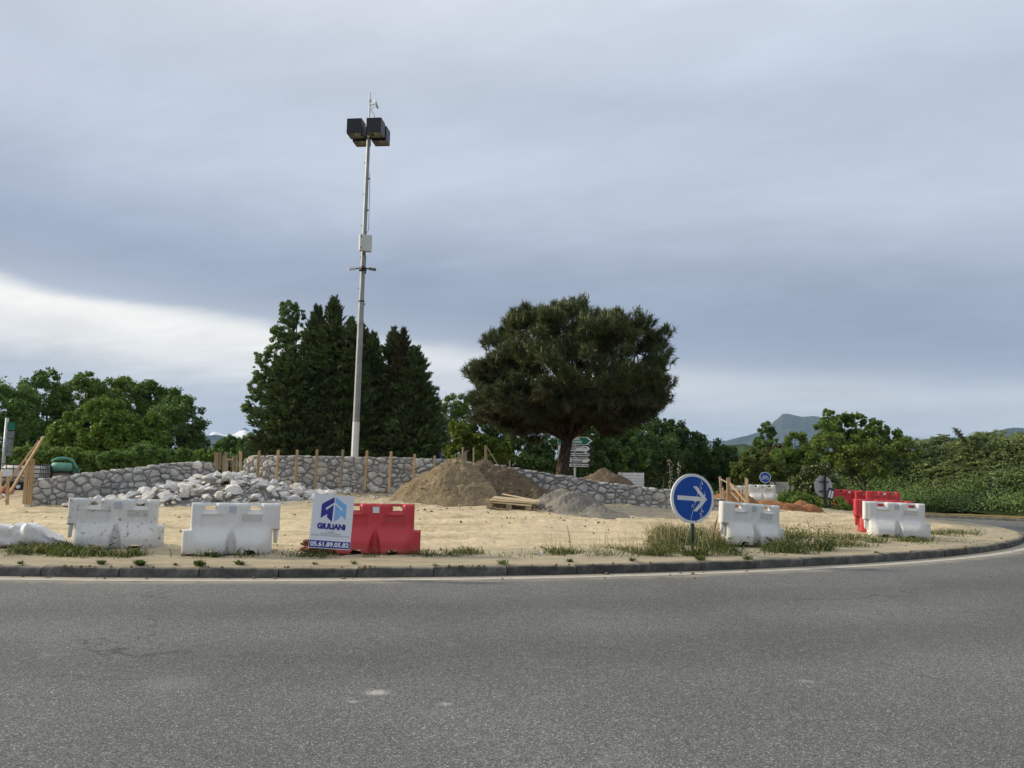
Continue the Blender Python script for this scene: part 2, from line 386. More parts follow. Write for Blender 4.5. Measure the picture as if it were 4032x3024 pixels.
def mat_soil(name, c0, c1, scale=5.0, bs=0.9, pebble=(0.45, 0.40, 0.31), pden=0.9):
    m, nt, b = nodes_mat(name, 0.95, 0.1)
    c = mk(nt, 'ShaderNodeTexCoord'); P = c.outputs['Object']
    f = tex_noise(nt, scale, 8, 0.7, vec=P); f2 = tex_noise(nt, scale * 6, 6, 0.7, vec=P)
    col = ramp_(nt, f, [(0.3, c0), (0.7, c1)])
    col = mixc(nt, 1.0, col, ramp_(nt, f2, [(0.3, 0.7), (0.7, 1.2)]), 'MULTIPLY')
    v = mk(nt, 'ShaderNodeTexVoronoi'); v.inputs['Scale'].default_value = 14; link(nt, P, v.inputs['Vector'])
    s2 = mk(nt, 'ShaderNodeSeparateColor'); link(nt, v.outputs['Color'], s2.inputs[0])
    crumb = nmath(nt, 'MULTIPLY', nmath(nt, 'GREATER_THAN', s2.outputs[0], pden), nmath(nt, 'LESS_THAN', v.outputs['Distance'], 0.25))
    col = mixc(nt, nmath(nt, 'MULTIPLY', crumb, 0.7), col, pebble)
    link(nt, col, b.inputs['Base Color'])
    bump(nt, b, nmath(nt, 'ADD', f2, nmath(nt, 'MULTIPLY', f, 1.0)), bs, 0.05)
    return m

def mat_kerb():
    m, nt, b = nodes_mat('kerb_concrete', 0.9, 0.2)
    c = mk(nt, 'ShaderNodeTexCoord'); P = c.outputs['Object']
    oi = mk(nt, 'ShaderNodeObjectInfo')
    f = tex_noise(nt, 7, 7, 0.7, vec=P); f2 = tex_noise(nt, 60, 4, 0.6, vec=P)
    col = ramp_(nt, f, [(0.3, (0.040, 0.039, 0.037)), (0.55, (0.080, 0.078, 0.073)), (0.75, (0.15, 0.143, 0.128))])
    col = mixc(nt, 1.0, col, ramp_(nt, oi.outputs['Random'], [(0, 0.75), (1, 1.3)]), 'MULTIPLY')
    # dusty top
    g = mk(nt, 'ShaderNodeNewGeometry'); sp = mk(nt, 'ShaderNodeSeparateXYZ'); link(nt, g.outputs['Normal'], sp.inputs[0])
    top = ramp_(nt, nmath(nt, 'ADD', sp.outputs[2], nmath(nt, 'MULTIPLY', nmath(nt, 'SUBTRACT', f, 0.5), 0.8)), [(0.6, 0.0), (1.0, 0.75)])
    col = mixc(nt, top, col, (0.30, 0.26, 0.19))
    link(nt, col, b.inputs['Base Color']); bump(nt, b, nmath(nt, 'ADD', f2, f), 0.5, 0.01)
    return m

def mat_grassland(name, a, b_, scale=0.6):
    m, nt, b = nodes_mat(name, 0.95, 0.1)
    f = tex_noise(nt, scale, 8, 0.7); f2 = tex_noise(nt, scale * 14, 5, 0.7)
    col = mixc(nt, 1.0, ramp_(nt, f, [(0.35, a), (0.65, b_)]), ramp_(nt, f2, [(0.3, 0.6), (0.7, 1.3)]), 'MULTIPLY')
    link(nt, col, b.inputs['Base Color']); bump(nt, b, f2, 0.8, 0.1)
    return m
def mat_line():
    m, nt, b = nodes_mat('white_line_paint', 0.8, 0.2)
    c = mk(nt, 'ShaderNodeTexCoord'); P = c.outputs['Object']
    f = tex_noise(nt, 5, 7, 0.75, vec=P); f2 = tex_noise(nt, 70, 4, 0.7, vec=P)
    col = mixc(nt, ramp_(nt, f, [(0.36, 0.0), (0.66, 0.9)]), (0.52, 0.51, 0.48), (0.40, 0.35, 0.27))
    col = mixc(nt, ramp_(nt, f2, [(0.58, 0.0), (0.68, 0.75)]), col, (0.13, 0.13, 0.125))
    link(nt, col, b.inputs['Base Color'])
    return m

A_ASPH, A_SAND, A_KERB, A_LINE = mat_asphalt(), mat_sand(), mat_kerb(), mat_line()
A_GRASSLAND = mat_grassland('meadow_ground', (0.035, 0.060, 0.014), (0.085, 0.10, 0.030))
A_DRY = mat_grassland('dry_verge', (0.20, 0.155, 0.065), (0.36, 0.27, 0.12), 1.5)

# ------------------------------------------------------------------ ground, road, kerbs, island
def polar(r_list, th_list, zf, name):
    V = []; nr, nth = len(r_list), len(th_list)
    for r in r_list:
        for th in th_list:
            x, y = CX + r * math.cos(th), CY + r * math.sin(th); V.append((x, y, zf(x, y, r, th)))
    Q = []
    for i in range(nr - 1):
        for j in range(nth - 1):
            Q.append((i*nth+j, (i+1)*nth+j, (i+1)*nth+j+1, i*nth+j+1))
    return build_np(np.array(V), np.array(Q), name, smooth=True)
ARM = math.atan2(0 - CY, 0 - CX)                     # direction of the arm the camera stands on
def angd(a, b): return abs((a - b + math.pi) % (2 * math.pi) - math.pi)
def sstep(a, b, x):
    t = min(1.0, max(0.0, (x - a) / (b - a))); return t * t * (3 - 2 * t)
def z_ground(x, y, r=None, th=None):
    if r is None: r = math.hypot(x - CX, y - CY); th = math.atan2(y - CY, x - CX)
    road = cross(x) - 0.02 * (min(r, 33) - RI)
    verge = cross(x) - 0.16 + 0.13 + 0.004 * min(60, r - RO)
    # lateral distance from the arm axis
    lat = abs((x - 0) * math.sin(ARM) - (y - 0) * math.cos(ARM)) if angd(th, ARM) < 1.2 else 99
    k = sstep(7.0, 8.2, lat)
    return (road - 0.12) * (1 - k) + verge * k
rl = [RO + 0.12, RO + 0.6, RO + 1.5, 33, 36, 40, 50, 70, 110, 200, 500, 1500, 5000, 8600]
g = obj('ground', polar(rl, np.linspace(0, 2*math.pi, 361), z_ground, 'ground'), A_GRASSLAND); tag(g, kind='structure')
road_z = lambda x, y, r, th: cross(x) - 0.02 * (r - RI)
o = obj('road', polar([RI - 0.3, RI + 0.5, 23, 25, 27, RO, ], np.linspace(0, 2*math.pi, 361), road_z, 'road'), A_ASPH); tag(o, kind='structure')
# the arm the camera stands on
ax = np.array([math.cos(ARM), math.sin(ARM)]); ay = np.array([-ax[1], ax[0]])
V = []; ns, nl = 14, 15
for i in range(ns):
    for j in range(nl):
        s_ = 27.5 + i * 4.0; l_ = -8.4 + 16.8 * j / (nl - 1)
        if i == 0: s_ = math.sqrt(max(0, 29.0**2 - l_**2))
        p = np.array([CX, CY]) + ax * s_ + ay * l_; r = math.hypot(p[0]-CX, p[1]-CY)
        V.append((p[0], p[1], cross(p[0]) - 0.02 * (min(r, 33) - RI) - 0.004 * (1 if r < RO else -1)))
Q = [(i*nl+j, (i+1)*nl+j, (i+1)*nl+j+1, i*nl+j+1) for i in range(ns-1) for j in range(nl-1)]
o = obj('road', build(V, Q, 'arm', True), A_ASPH); tag(o, kind='structure')
# painted edge line
o = obj('edge_line', polar([RI + 0.20, RI + 0.36], np.linspace(0, 2*math.pi, 721), lambda x, y, r, th: road_z(x, y, r, th) + 0.004, 'line'), A_LINE); tag(o, kind='structure')

# kerb stones, one metre each, one shared mesh
def kerb_mesh():
    prof = [(0.0, -0.25), (0.012, 0.09), (0.028, 0.118), (0.055, 0.132), (0.16, 0.136), (0.16, -0.25)]
    bm = bmesh.new(); L = 0.988; n = 8; rows = []
    for i in range(n + 1):
        t = -L/2 + L * i / n; row = []
        for k, (d, z) in enumerate(prof):
            e = 0.010 if i in (0, n) and k in (1, 2, 3) else 0.0
            jit = 0.004 * mnoise.noise((t * 6, k * 3.1, 0.3)) if 0 < i < n else 0
            row.append(bm.verts.new((t, d + e + jit, z - e * 0.6 + jit * 0.6)))
        rows.append(row)
    for i in range(n):
        for k in range(len(prof)):
            k2 = (k + 1) % len(prof); bm.faces.new((rows[i][k], rows[i+1][k], rows[i+1][k2], rows[i][k2]))
    bm.faces.new(rows[0]); bm.faces.new(rows[n][::-1])
    bmesh.ops.recalc_face_normals(bm, faces=bm.faces)
    me = bpy.data.meshes.new('kerb_stone'); bm.to_mesh(me); bm.free(); smooth_angle(me, 35); me.materials.append(A_KERB); return me
KM = kerb_mesh()
kerb = thing('kerb', None, None, (CX, CY, 0)); tag(kerb, kind='structure')
p0 = ground(465, 2273); th0 = math.atan2(p0[1]-CY, p0[0]-CX); nk = int(round(2*math.pi*RI))
for i in range(nk):
    th = th0 + (i + 0.5) * 2 * math.pi / nk
    # only the half of the ring turned to the camera side can be seen
    if angd(th, ARM) > R_(105): continue
    x, y = RI * math.cos(th), RI * math.sin(th)
    k = obj('kerb_stone', KM, None, kerb, (x, y, cross(CX + x) + random.uniform(-0.008, 0.006)))
    k.rotation_euler = (random.uniform(-0.03, 0.03), random.uniform(-0.010, 0.010), th + math.pi/2 + random.uniform(-0.012, 0.012))
    k.scale = (1, 1, random.uniform(0.97, 1.03))
kerb2 = thing('outer_kerb', None, None, (CX, CY, 0)); tag(kerb2, kind='structure')
for i in range(60):
    th = R_(-52) + i * 1.0 / (RO + 0.05)
    x, y = (RO + 0.02) * math.cos(th), (RO + 0.02) * math.sin(th)
    k = obj('kerb_stone', KM, None, kerb2, (x, y, cross(CX + x) - 0.16)); k.rotation_euler = (0, 0, th - math.pi/2)

V = []; Fc = []
for i in range(361):
    th = R_(i); x, y = CX + (RI-0.07)*math.cos(th), CY + (RI-0.07)*math.sin(th); V += [(x, y, cross(x) - 0.3), (x, y, cross(x) + 0.112)]
for i in range(360): Fc.append((2*i, 2*i+2, 2*i+3, 2*i+1))
o = obj('kerb_bed', build(V, Fc, 'kerb_bed'), A_KERB); tag(o, kind='structure')
# island
def z_isl(x, y, r, th):
    e = sstep(RI - 0.1, RI - 1.6, r)
    return zt(x, y) - 0.03 * sstep(RI - 0.16, RI - 0.06, r) + e * (0.040 * mnoise.noise((x * 0.9, y * 0.9, 1)) + 0.030 * mnoise.noise((r * 2.6, th * 5, 5)) + 0.022 * mnoise.noise((x * 3.1, y * 3.1, 5)) + 0.018 * mnoise.noise((x * 8, y * 8, 9)) * (1 + 1.5 * mnoise.noise((x * .6, y * .6, 4)))) + 0.001
rr_ = list(np.linspace(0.05, 11, 24)) + list(np.linspace(11.06, RI - 0.20, 170)) + list((RI - 0.16, RI - 0.12, RI - 0.06))
tha = list(np.linspace(ARM - R_(75), ARM + R_(75), 900)); thb = list(np.linspace(ARM + R_(75), ARM + R_(285), 90))[1:]
o = obj('island_ground', polar(rr_, tha + thb, z_isl, 'island'), A_SAND); tag(o, kind='structure')

# dry grass verge on the outer side of the road, right
ver = lambda x, y, r, th: z_ground(x, y, r, th) + 0.03 + 0.04 * mnoise.noise((x * 1.2, y * 1.2, 2))
o = obj('verge', polar([RO + 0.19, RO + 0.5, RO + 1.0, RO + 2.0, RO + 3.2], np.linspace(R_(-55), R_(40), 240), ver, 'verge'), A_DRY); tag(o, kind='structure')

# ------------------------------------------------------------------ mountains and hills
def mat_mount(name, c0, c1, snow=None):
    m, nt, b = nodes_mat(name, 1.0, 0.0)
    c = mk(nt, 'ShaderNodeTexCoord'); P = c.outputs['Object']
    f = tex_noise(nt, 0.004, 8, 0.65, vec=P); f2 = tex_noise(nt, 0.03, 6, 0.65, vec=P)
    col = ramp_(nt, f, [(0.35, c0), (0.65, c1)])
    col = mixc(nt, 1.0, col, ramp_(nt, f2, [(0.3, 0.7), (0.7, 1.25)]), 'MULTIPLY')
    if snow:
        sp = mk(nt, 'ShaderNodeSeparateXYZ'); link(nt, P, sp.inputs[0])
        h = nmath(nt, 'ADD', sp.outputs[2], nmath(nt, 'MULTIPLY', nmath(nt, 'SUBTRACT', f, 0.5), snow[2]))
        k = ramp_(nt, nmath(nt, 'DIVIDE', h, 1000.0), [(snow[0] / 1000, 0.0), (snow[0] / 1000 + 0.01, 1.0), (snow[1] / 1000, 1.0), (snow[1] / 1000 + 0.006, 0.0)])
        col = mixc(nt, k, col, (0.85, 0.85, 0.87))
    link(nt, col, b.inputs['Base Color'])
    return m
def ridge(name, d, prof, mat, depth, seed, rough=0.05, step=3.0):
    """prof: list of (px, py) skyline points of the photo; the ridge stands at distance d and falls away on both sides"""
    xs = [p[0] for p in prof]; ys = [p[1] for p in prof]; n = int((xs[-1] - xs[0]) / step) + 2
    m_ = 14; V = []
    for j in range(m_):
        w = j / (m_ - 1)                   # 0 front foot .. ridge at 0.55 .. back foot
        k = (w / 0.55) if w < 0.55 else max(0.0, 1 - (w - 0.55) / 0.45)
        dd = d + (w - 0.55) * depth
        for i in range(n):
            px = xs[0] + (xs[-1] - xs[0]) * i / (n - 1); py = float(np.interp(px, xs, ys))
            p = at(px, py, d); h = p[2]; q = at(px, py, dd)
            jag = 1 + rough * (mnoise.fractal((px * 0.012, w * 2.2, seed), 0.9, 2.0, 6)); e_ = min(1.0, 4.0 * min(i, n - 1 - i) / (n - 1)); jag *= e_ * e_ * (3 - 2 * e_) if e_ < 1 else 1
            sub = 1 + 0.30 * (1 - k) * mnoise.fractal((px * 0.006, w * 5.0, seed + 5), 0.8, 2.0, 5) * k * 2
            V.append((q[0], q[1], -6 + (h + 6) * (k ** 0.9) * jag * sub))
    Q = [(j*n+i, j*n+i+1, (j+1)*n+i+1, (j+1)*n+i) for j in range(m_-1) for i in range(n-1)]
    o = obj(name, build_np(np.array(V), np.array(Q), name, smooth=True), mat); tag(o, kind='structure'); return o
A_MT = mat_mount('mountain_rock', (0.012, 0.030, 0.024), (0.075, 0.090, 0.075))
A_SNOW = mat_mount('snowy_mountain', (0.10, 0.13, 0.17), (0.15, 0.18, 0.22), (262, 385, 70))
A_HILL = mat_mount('wooded_hill', (0.02, 0.04, 0.012), (0.05, 0.075, 0.02))
ridge('snowy_mountain', 7000, [(640, 1800), (780, 1715), (838, 1697), (880, 1709), (908, 1713), (935, 1700), (965, 1684), (995, 1699), (1010, 1696), (1060, 1712), (1200, 1760), (1500, 1800)], A_SNOW, 2200, 3, 0.03)
ridge('mountain', 4300, [(500, 1790), (700, 1725), (820, 1707), (900, 1716), (960, 1728), (1040, 1745), (1200, 1770), (1600, 1790), (1900, 1810)], A_MT, 1800, 11, 0.02)
ridge('mountain', 5200, [(2300, 1800), (2560, 1755), (2700, 1722), (2740, 1724), (2800, 1730), (2860, 1732), (2900, 1720), (2960, 1702), (3000, 1690), (3040, 1663), (3083, 1624), (3120, 1630), (3160, 1636), (3200, 1632), (3222, 1634), (3250, 1650), (3300, 1690), (3400, 1720), (3600, 1745), (3900, 1780)], A_MT, 2000, 21, 0.02)
ridge('mountain', 4600, [(3400, 1790), (3560, 1730), (3620, 1710), (3680, 1722), (3740, 1716), (3800, 1722), (3860, 1714), (3930, 1690), (3990, 1683), (4032, 1685), (4200, 1670), (4500, 1700), (4800, 1760)], A_MT, 1800, 31, 0.02)
ridge('hill', 900, [(2500, 1830), (2700, 1790), (2780, 1762), (2850, 1752), (2930, 1745), (3000, 1748), (3100, 1760), (3300, 1800), (3500, 1840)], A_HILL, 500, 41, 0.03, 2.0)

# ------------------------------------------------------------------ dry-stone faced walls
def mat_stone(name, dark, mid, light, warm):
    m, nt, b = nodes_mat(name, 0.9, 0.2)
    c = mk(nt, 'ShaderNodeTexCoord'); P = c.outputs['Object']; oi = mk(nt, 'ShaderNodeObjectInfo')
    va = mk(nt, 'ShaderNodeVectorMath', operation='ADD'); link(nt, P, va.inputs[0])
    cs = mk(nt, 'ShaderNodeCombineXYZ')
    for i in range(3): link(nt, nmath(nt, 'MULTIPLY', oi.outputs['Random'], 17.0 + 9 * i), cs.inputs[i])
    link(nt, cs.outputs[0], va.inputs[1]); Q = va.outputs[0]
    f = tex_noise(nt, 5, 8, 0.7, vec=Q, dist=0.5); f2 = tex_noise(nt, 26, 6, 0.7, vec=Q)
    col = ramp_(nt, f, [(0.30, dark), (0.46, mid), (0.62, light)])
    col = mixc(nt, ramp_(nt, oi.outputs['Random'], [(0.62, 0.0), (1.0, 0.55)]), col, warm)
    col = mixc(nt, 1.0, col, ramp_(nt, oi.outputs['Random'], [(0.0, 0.78), (0.5, 1.0), (1.0, 1.12)]), 'MULTIPLY')
    col = mixc(nt, 1.0, col, ramp_(nt, f2, [(0.3, 0.78), (0.65, 1.1)]), 'MULTIPLY')
    link(nt, col, b.inputs['Base Color']); bump(nt, b, nmath(nt, 'ADD', f2, f), 0.7, 0.02)
    return m
A_STONE = mat_stone('wall_stone', (0.22, 0.22, 0.215), (0.43, 0.42, 0.40), (0.64, 0.63, 0.60), (0.44, 0.37, 0.28))
A_ROCK = mat_stone('limestone_rock', (0.38, 0.38, 0.38), (0.70, 0.68, 0.645), (0.86, 0.845, 0.81), (0.68, 0.60, 0.50))
A_MORT = mat_soil('mortar', (0.23, 0.22, 0.205), (0.36, 0.345, 0.32), 6, 0.6, (0.36, 0.34, 0.31), 0.95)
A_EARTH = mat_soil('terrace_earth', (0.22, 0.14, 0.08), (0.42, 0.29, 0.17), 3, 0.9)

def clip_poly(poly, nx, ny, c):
    out = []
    for i in range(len(poly)):
        a, b = poly[i], poly[(i + 1) % len(poly)]
        da, db = a[0]*nx + a[1]*ny - c, b[0]*nx + b[1]*ny - c
        if da <= 0: out.append(a)
        if (da < 0 < db) or (db < 0 < da):
            t = da / (da - db); out.append((a[0] + (b[0]-a[0])*t, a[1] + (b[1]-a[1])*t))
    return out
class Wall:
    """path: list of (px, top_py, d); base follows the island ground"""
    def __init__(s, path):
        xs = [p[0] for p in path]; P = []
        for px in np.linspace(xs[0], xs[-1], 90):
            ty = float(np.interp(px, xs, [p[1] for p in path])); d = float(np.interp(px, xs, [p[2] for p in path]))
            P.append(at(px, ty, d))
        P = np.array(P); k = np.ones(7) / 7
        for c in (0, 1):
            e = np.concatenate([np.repeat(P[0, c], 3), P[:, c], np.repeat(P[-1, c], 3)]); sm = np.convolve(e, k, 'valid'); P[2:-2, c] = sm[2:-2]
        s.P = P; s.S = np.concatenate([[0], np.cumsum(np.hypot(*np.diff(P[:, :2], axis=0).T))]); s.L = s.S[-1]
    def xy(s, t):
        x = float(np.interp(t, s.S, s.P[:, 0])); y = float(np.interp(t, s.S, s.P[:, 1])); return x, y
    def top(s, t): return float(np.interp(t, s.S, s.P[:, 2]))
    def nrm(s, t):
        a = s.xy(max(0, t - 0.15)); b = s.xy(min(s.L, t + 0.15)); dx, dy = b[0]-a[0], b[1]-a[1]; l = math.hypot(dx, dy) or 1
        return dy / l, -dx / l                 # faces the camera
    def pt(s, t, z, out):
        x, y = s.xy(t); n = s.nrm(t); return (x + n[0]*out, y + n[1]*out, z)
    def base(s, t): x, y = s.xy(t); return zt(x, y)
def make_wall(name, label, W_, seed, size=0.178, thick=0.36):
    rg = random.Random(seed)
    p = W_.xy(W_.L / 2); root = thing(name, label, 'stone wall', (p[0], p[1], zt(*p)))
    # mortar core
    n = 120; V = []; Fc = []
    for i in range(n + 1):
        t = W_.L * i / n; zb = W_.base(t) - 0.3; zt_ = W_.top(t) - 0.03 + 0.012 * mnoise.noise((t * 5, seed, 0))
        V += [W_.pt(t, zb, 0), W_.pt(t, zt_, 0), W_.pt(t, zt_, -thick), W_.pt(t, zb, -thick)]
    for i in range(n):
        for k in range(4): Fc.append((4*i+k, 4*i+(k+1) % 4, 4*i+4+(k+1) % 4, 4*i+4+k))
    Fc += [(3, 2, 1, 0), (4*n, 4*n+1, 4*n+2, 4*n+3)]
    obj('mortar_core', fixn(build(V, Fc, 'core')), A_MORT, root, world=True)
    # power diagram of jittered seeds in (t, v): irregular stones
    pts = []; t = -size
    rows = 13
    for r in range(rows):
        v = (r + 0.5) * size * 0.66; t = rg.uniform(-0.5, 0.5) * size - size
        while t < W_.L + size:
            st = size * rg.choice((0.7, 0.9, 1.1, 1.35)) ; t += st * 0.5
            pts.append((t + rg.uniform(-.3, .3) * size, v + rg.uniform(-.32, .32) * size, rg.choice((0, 0, 0.004, 0.010)) + (st / size - 1) * 0.010)); t += st * 0.5
    stones = []; KX = 0.62
    for i, (a, v, w) in enumerate(pts):
        if a < -0.1 or a > W_.L + 0.1: continue
        poly = [(max(0, a - .5), v - .5), (min(W_.L, a + .5), v - .5), (min(W_.L, a + .5), v + .5), (max(0, a - .5), v + .5)]
        for j, (a2, v2, w2) in enumerate(pts):
            if i == j or abs(a2 - a) > 0.9: continue
            nx, ny = (a2 - a)*KX, v2 - v; c = (KX*a2*a2 + v2*v2 - w2 - (KX*a*a + v*v - w)) / 2
            poly = clip_poly(poly, nx, ny, c)
            if len(poly) < 3: break
        # the wall's own height here
        H = W_.top(min(max(a, 0), W_.L)) - (W_.base(min(max(a, 0), W_.L)) - 0.1)
        if len(poly) >= 3: poly = clip_poly(poly, 0, 1, H); 
        if len(poly) >= 3: poly = clip_poly(poly, 0, -1, 0.0)
        if len(poly) < 3: continue
        cx_ = sum(q[0] for q in poly) / len(poly); cy_ = sum(q[1] for q in poly) / len(poly)
        area = abs(sum(poly[k][0]*poly[(k+1) % len(poly)][1] - poly[(k+1) % len(poly)][0]*poly[k][1] for k in range(len(poly)))) / 2
        if area < 0.006: continue
        stones.append((area, cx_, cy_, poly))
    stones.sort(key=lambda q: -q[0]); rest = MB()
    for si, (area, cx_, cy_, poly) in enumerate(stones):
        rp = []
        for k in range(len(poly)):
            a, b = poly[k], poly[(k + 1) % len(poly)]
            if math.hypot(a[0]-b[0], a[1]-b[1]) < 0.03: rp.append(((a[0]+b[0])/2, (a[1]+b[1])/2)); continue
            for u in (0.22, 0.78): rp.append((a[0] + (b[0]-a[0])*u, a[1] + (b[1]-a[1])*u))
        g = rg.uniform(0.006, 0.022); V = []; nn = len(rp); dep = rg.uniform(0.014, 0.048); tilt = (rg.uniform(-.12, .12), rg.uniform(-.12, .12))
        for sc, out in ((1.0, -0.03), (0.985, dep * 0.55), (0.72, dep)):
            for (q, v) in rp:
                dx, dy = q - cx_, v - cy_; l = math.hypot(dx, dy) + 1e-6; k = max(0.2, (l - g) / l) * sc
                k *= 1 + rg.uniform(-.10, .06)
                tt = min(max(cx_ + dx * k, 0.0), W_.L); oo = out + (tilt[0]*dx + tilt[1]*dy) * (sc < 1) + rg.uniform(-.006, .006)
                tb = min(max(cx_, 0), W_.L)
                V.append(W_.pt(tt, W_.base(tb) - 0.1 + cy_ + dy * k, oo))
        V.append(W_.pt(min(max(cx_, 0), W_.L), W_.base(min(max(cx_, 0), W_.L)) - 0.1 + cy_, dep + rg.uniform(0.0, 0.02)))
        Fc = []
        for L_ in range(2):
            for k in range(nn): Fc.append((L_*nn+k, L_*nn+(k+1) % nn, (L_+1)*nn+(k+1) % nn, (L_+1)*nn+k))
        for k in range(nn): Fc.append((2*nn+k, 2*nn+(k+1) % nn, 3*nn))
        if si >= 300: rest.add(V, Fc); continue
        me = fixn(build(V, Fc, 'stone'))
        c = np.mean(np.array(V), axis=0); me.transform(Matrix.Translation((-c[0], -c[1], -c[2])))
        smooth_angle(me, 50)
        b = root.location
        obj('stone', me, A_STONE, root, (c[0]-b[0], c[1]-b[1], c[2]-b[2]))
    if rest.V: r_ = obj('small_stones', smooth_angle(fixn(rest.mesh('stones')), 50), A_STONE, root, world=True); r_['kind'] = 'stuff'
    # rough coping stones along the top
    t = 0.1; k = 0
    while t < W_.L - 0.1:
        w = rg.uniform(0.10, 0.26); h = rg.uniform(0.0, 0.035); V = []
        for (a, b_) in ((-1, -1), (0, -1.15), (1, -1), (1.1, 0), (1, 1), (-.1, 1.1), (-1, 1), (-1.1, .1)):
            q = W_.pt(min(max(t + a*w*0.45, 0), W_.L), W_.top(t) - 0.06, -thick/2 + b_*-0.16*rg.uniform(.8, 1.1)); V.append(q)
        V += [(v[0], v[1], v[2] + 0.04 + h * rg.uniform(.2, 1)) for v in V]
        Fc = [tuple(range(8))[::-1], tuple(range(8, 16))] + [(i, (i+1) % 8, 8+(i+1) % 8, 8+i) for i in range(8)]
        me = fixn(build(V, Fc, 'stone')); c = np.mean(np.array(V), axis=0); me.transform(Matrix.Translation((-c[0], -c[1], -c[2])))
        b = root.location; obj('coping_stone', me, A_STONE if k % 3 else A_MORT, root, (c[0]-b[0], c[1]-b[1], c[2]-b[2]))
        t += w * rg.uniform(1.0, 1.5); k += 1
    return root
WL = Wall([(130, 1889, 20.6), (310, 1866, 20.9), (500, 1844, 21.3), (705, 1820, 21.9), (803, 1814, 22.2), (848, 1822, 22.4)])
WR = Wall([(962, 1804, 23.3), (985, 1794, 23.0), (1060, 1792, 22.3), (1200, 1793, 21.9), (1395, 1796, 21.6), (1600, 1800, 21.4), (1740, 1806, 21.4), (1845, 1817, 21.4), (2000, 1833, 21.4), (2052, 1845, 21.4),
           (2142, 1859, 21.4), (2233, 1872, 21.4), (2368, 1897, 21.4), (2504, 1912, 21.5), (2650, 1926, 21.6), (2806, 1955, 21.8), (2868, 1966, 22.0)])
make_wall('stone_wall', 'low grey stone wall sloping down to the left behind the rock pile', WL, 3)
make_wall('stone_wall', 'long curved grey stone wall below the lamp post and pine', WR, 5)
# earth fill behind the walls
def terrace(W_, drop, offs, back):
    n = 80; rows = []
    for o_, kz in offs:
        row = []
        for i in range(n + 1):
            t = W_.L * i / n; p = W_.pt(t, 0, -o_); z0 = W_.top(t) - drop
            zg = zt(p[0], p[1]) - 0.05; kz_ = kz
            if o_ > 0.4 or True: kz_ = kz * sstep(0.05, 1.6, t) * sstep(0.05, 1.2, W_.L - t)
            z = z0 * kz_ + zg * (1 - kz_) + (0.05 * mnoise.noise((p[0]*1.3, p[1]*1.3, 3)) if o_ > 0.4 else 0)
            row.append((p[0], p[1], z))
        rows.append(row)
    V = [v for r in rows for v in r]; m_ = n + 1
    Q = [(j*m_+i, j*m_+i+1, (j+1)*m_+i+1, (j+1)*m_+i) for j in range(len(rows)-1) for i in range(n)]
    o = obj('terrace_ground', fixn(build(V, Q, 'terrace', True)), A_EARTH); tag(o, kind='structure')
terrace(WR, 0.07, [(0.34, 1), (0.6, 1), (1.2, 1.0), (2.2, 1.0), (3.5, 1.0), (5, 1.0), (7, 1.0), (9, 1.0), (10.5, .95), (12, .6), (14, 0)], 0)
terrace(WL, 0.12, [(0.34, 1), (0.8, 0.9), (1.4, 0.5), (2.2, 0.0)], 0)

# ------------------------------------------------------------------ heaps of earth and rock
def heap(name, label, cat, humps, mat, res=0.045, disp=0.05, seed=0, margin=1.3, kind=None, fine=0.02, cliff=0.0):
    """humps: (x, y, rx, ry, h, power) laid on the ground"""
    x0 = min(h[0]-h[2]*margin for h in humps); x1 = max(h[0]+h[2]*margin for h in humps)
    y0 = min(h[1]-h[3]*margin for h in humps); y1 = max(h[1]+h[3]*margin for h in humps)
    nx, ny = int((x1-x0)/res)+1, int((y1-y0)/res)+1; V = np.zeros((nx*ny, 3)); H = np.zeros(nx*ny)
    for i in range(nx):
        for j in range(ny):
            x = x0 + i*res; y = y0 + j*res; h = -0.26
            wx = x + 0.12*mnoise.noise((x*1.5, y*1.5, seed)); wy = y + 0.12*mnoise.noise((x*1.5, y*1.5, seed+9))
            for (hx, hy, rx, ry, hh, pw) in humps:
                q = math.sqrt(((wx-hx)/rx)**2 + ((wy-hy)/ry)**2 + 0.022) - 0.11
                h = max(h, hh * (max(0.0, 1-q) ** pw) - (min(0.24, 1.2*(q-1)) if q >= 1 else 0.0) - 0.02)
            if h > -0.02:
                k = min(1.0, (h + 0.02) / 0.25)
                h += k * (disp * mnoise.fractal((x*2.2, y*2.2, seed), 0.8, 2.0, 5) + fine * abs(mnoise.noise((x*11, y*11, seed))) + fine * 0.8 * mnoise.noise((x*23, y*23, seed)))
            V[i*ny+j] = (x, y, zt(x, y) + h); H[i*ny+j] = h
    I = np.arange((nx-1)*(ny-1)); a = (I // (ny-1))*ny + I % (ny-1)
    Q = np.stack([a, a+ny, a+ny+1, a+1], 1); keep = (H[Q] > -0.25).any(axis=1); Q = Q[keep]
    used = np.unique(Q); mp = np.full(len(V), -1); mp[used] = np.arange(len(used)); 
    o = obj(name, build_np(V[used], mp[Q], name, smooth=True), mat); recentre(o); tag(o, label, cat, None, kind); return o
A_TAN = mat_soil('tan_soil', (0.21, 0.16, 0.095), (0.37, 0.29, 0.18), 4, 1.0)
A_BROWN = mat_soil('brown_soil', (0.125, 0.093, 0.060), (0.235, 0.18, 0.115), 4, 1.0, (0.36, 0.31, 0.23), 0.88)
A_GREY = mat_soil('grey_mortar_sand', (0.19, 0.175, 0.148), (0.29, 0.265, 0.225), 3, 0.6, (0.33, 0.31, 0.27), 0.97)
A_RED = mat_soil('red_soil', (0.26, 0.115, 0.052), (0.46, 0.23, 0.11), 4, 1.0, (0.55, 0.42, 0.30), 0.93)
pk = at(1795, 1803, 20.35); pk2 = at(1930, 1808, 20.6)
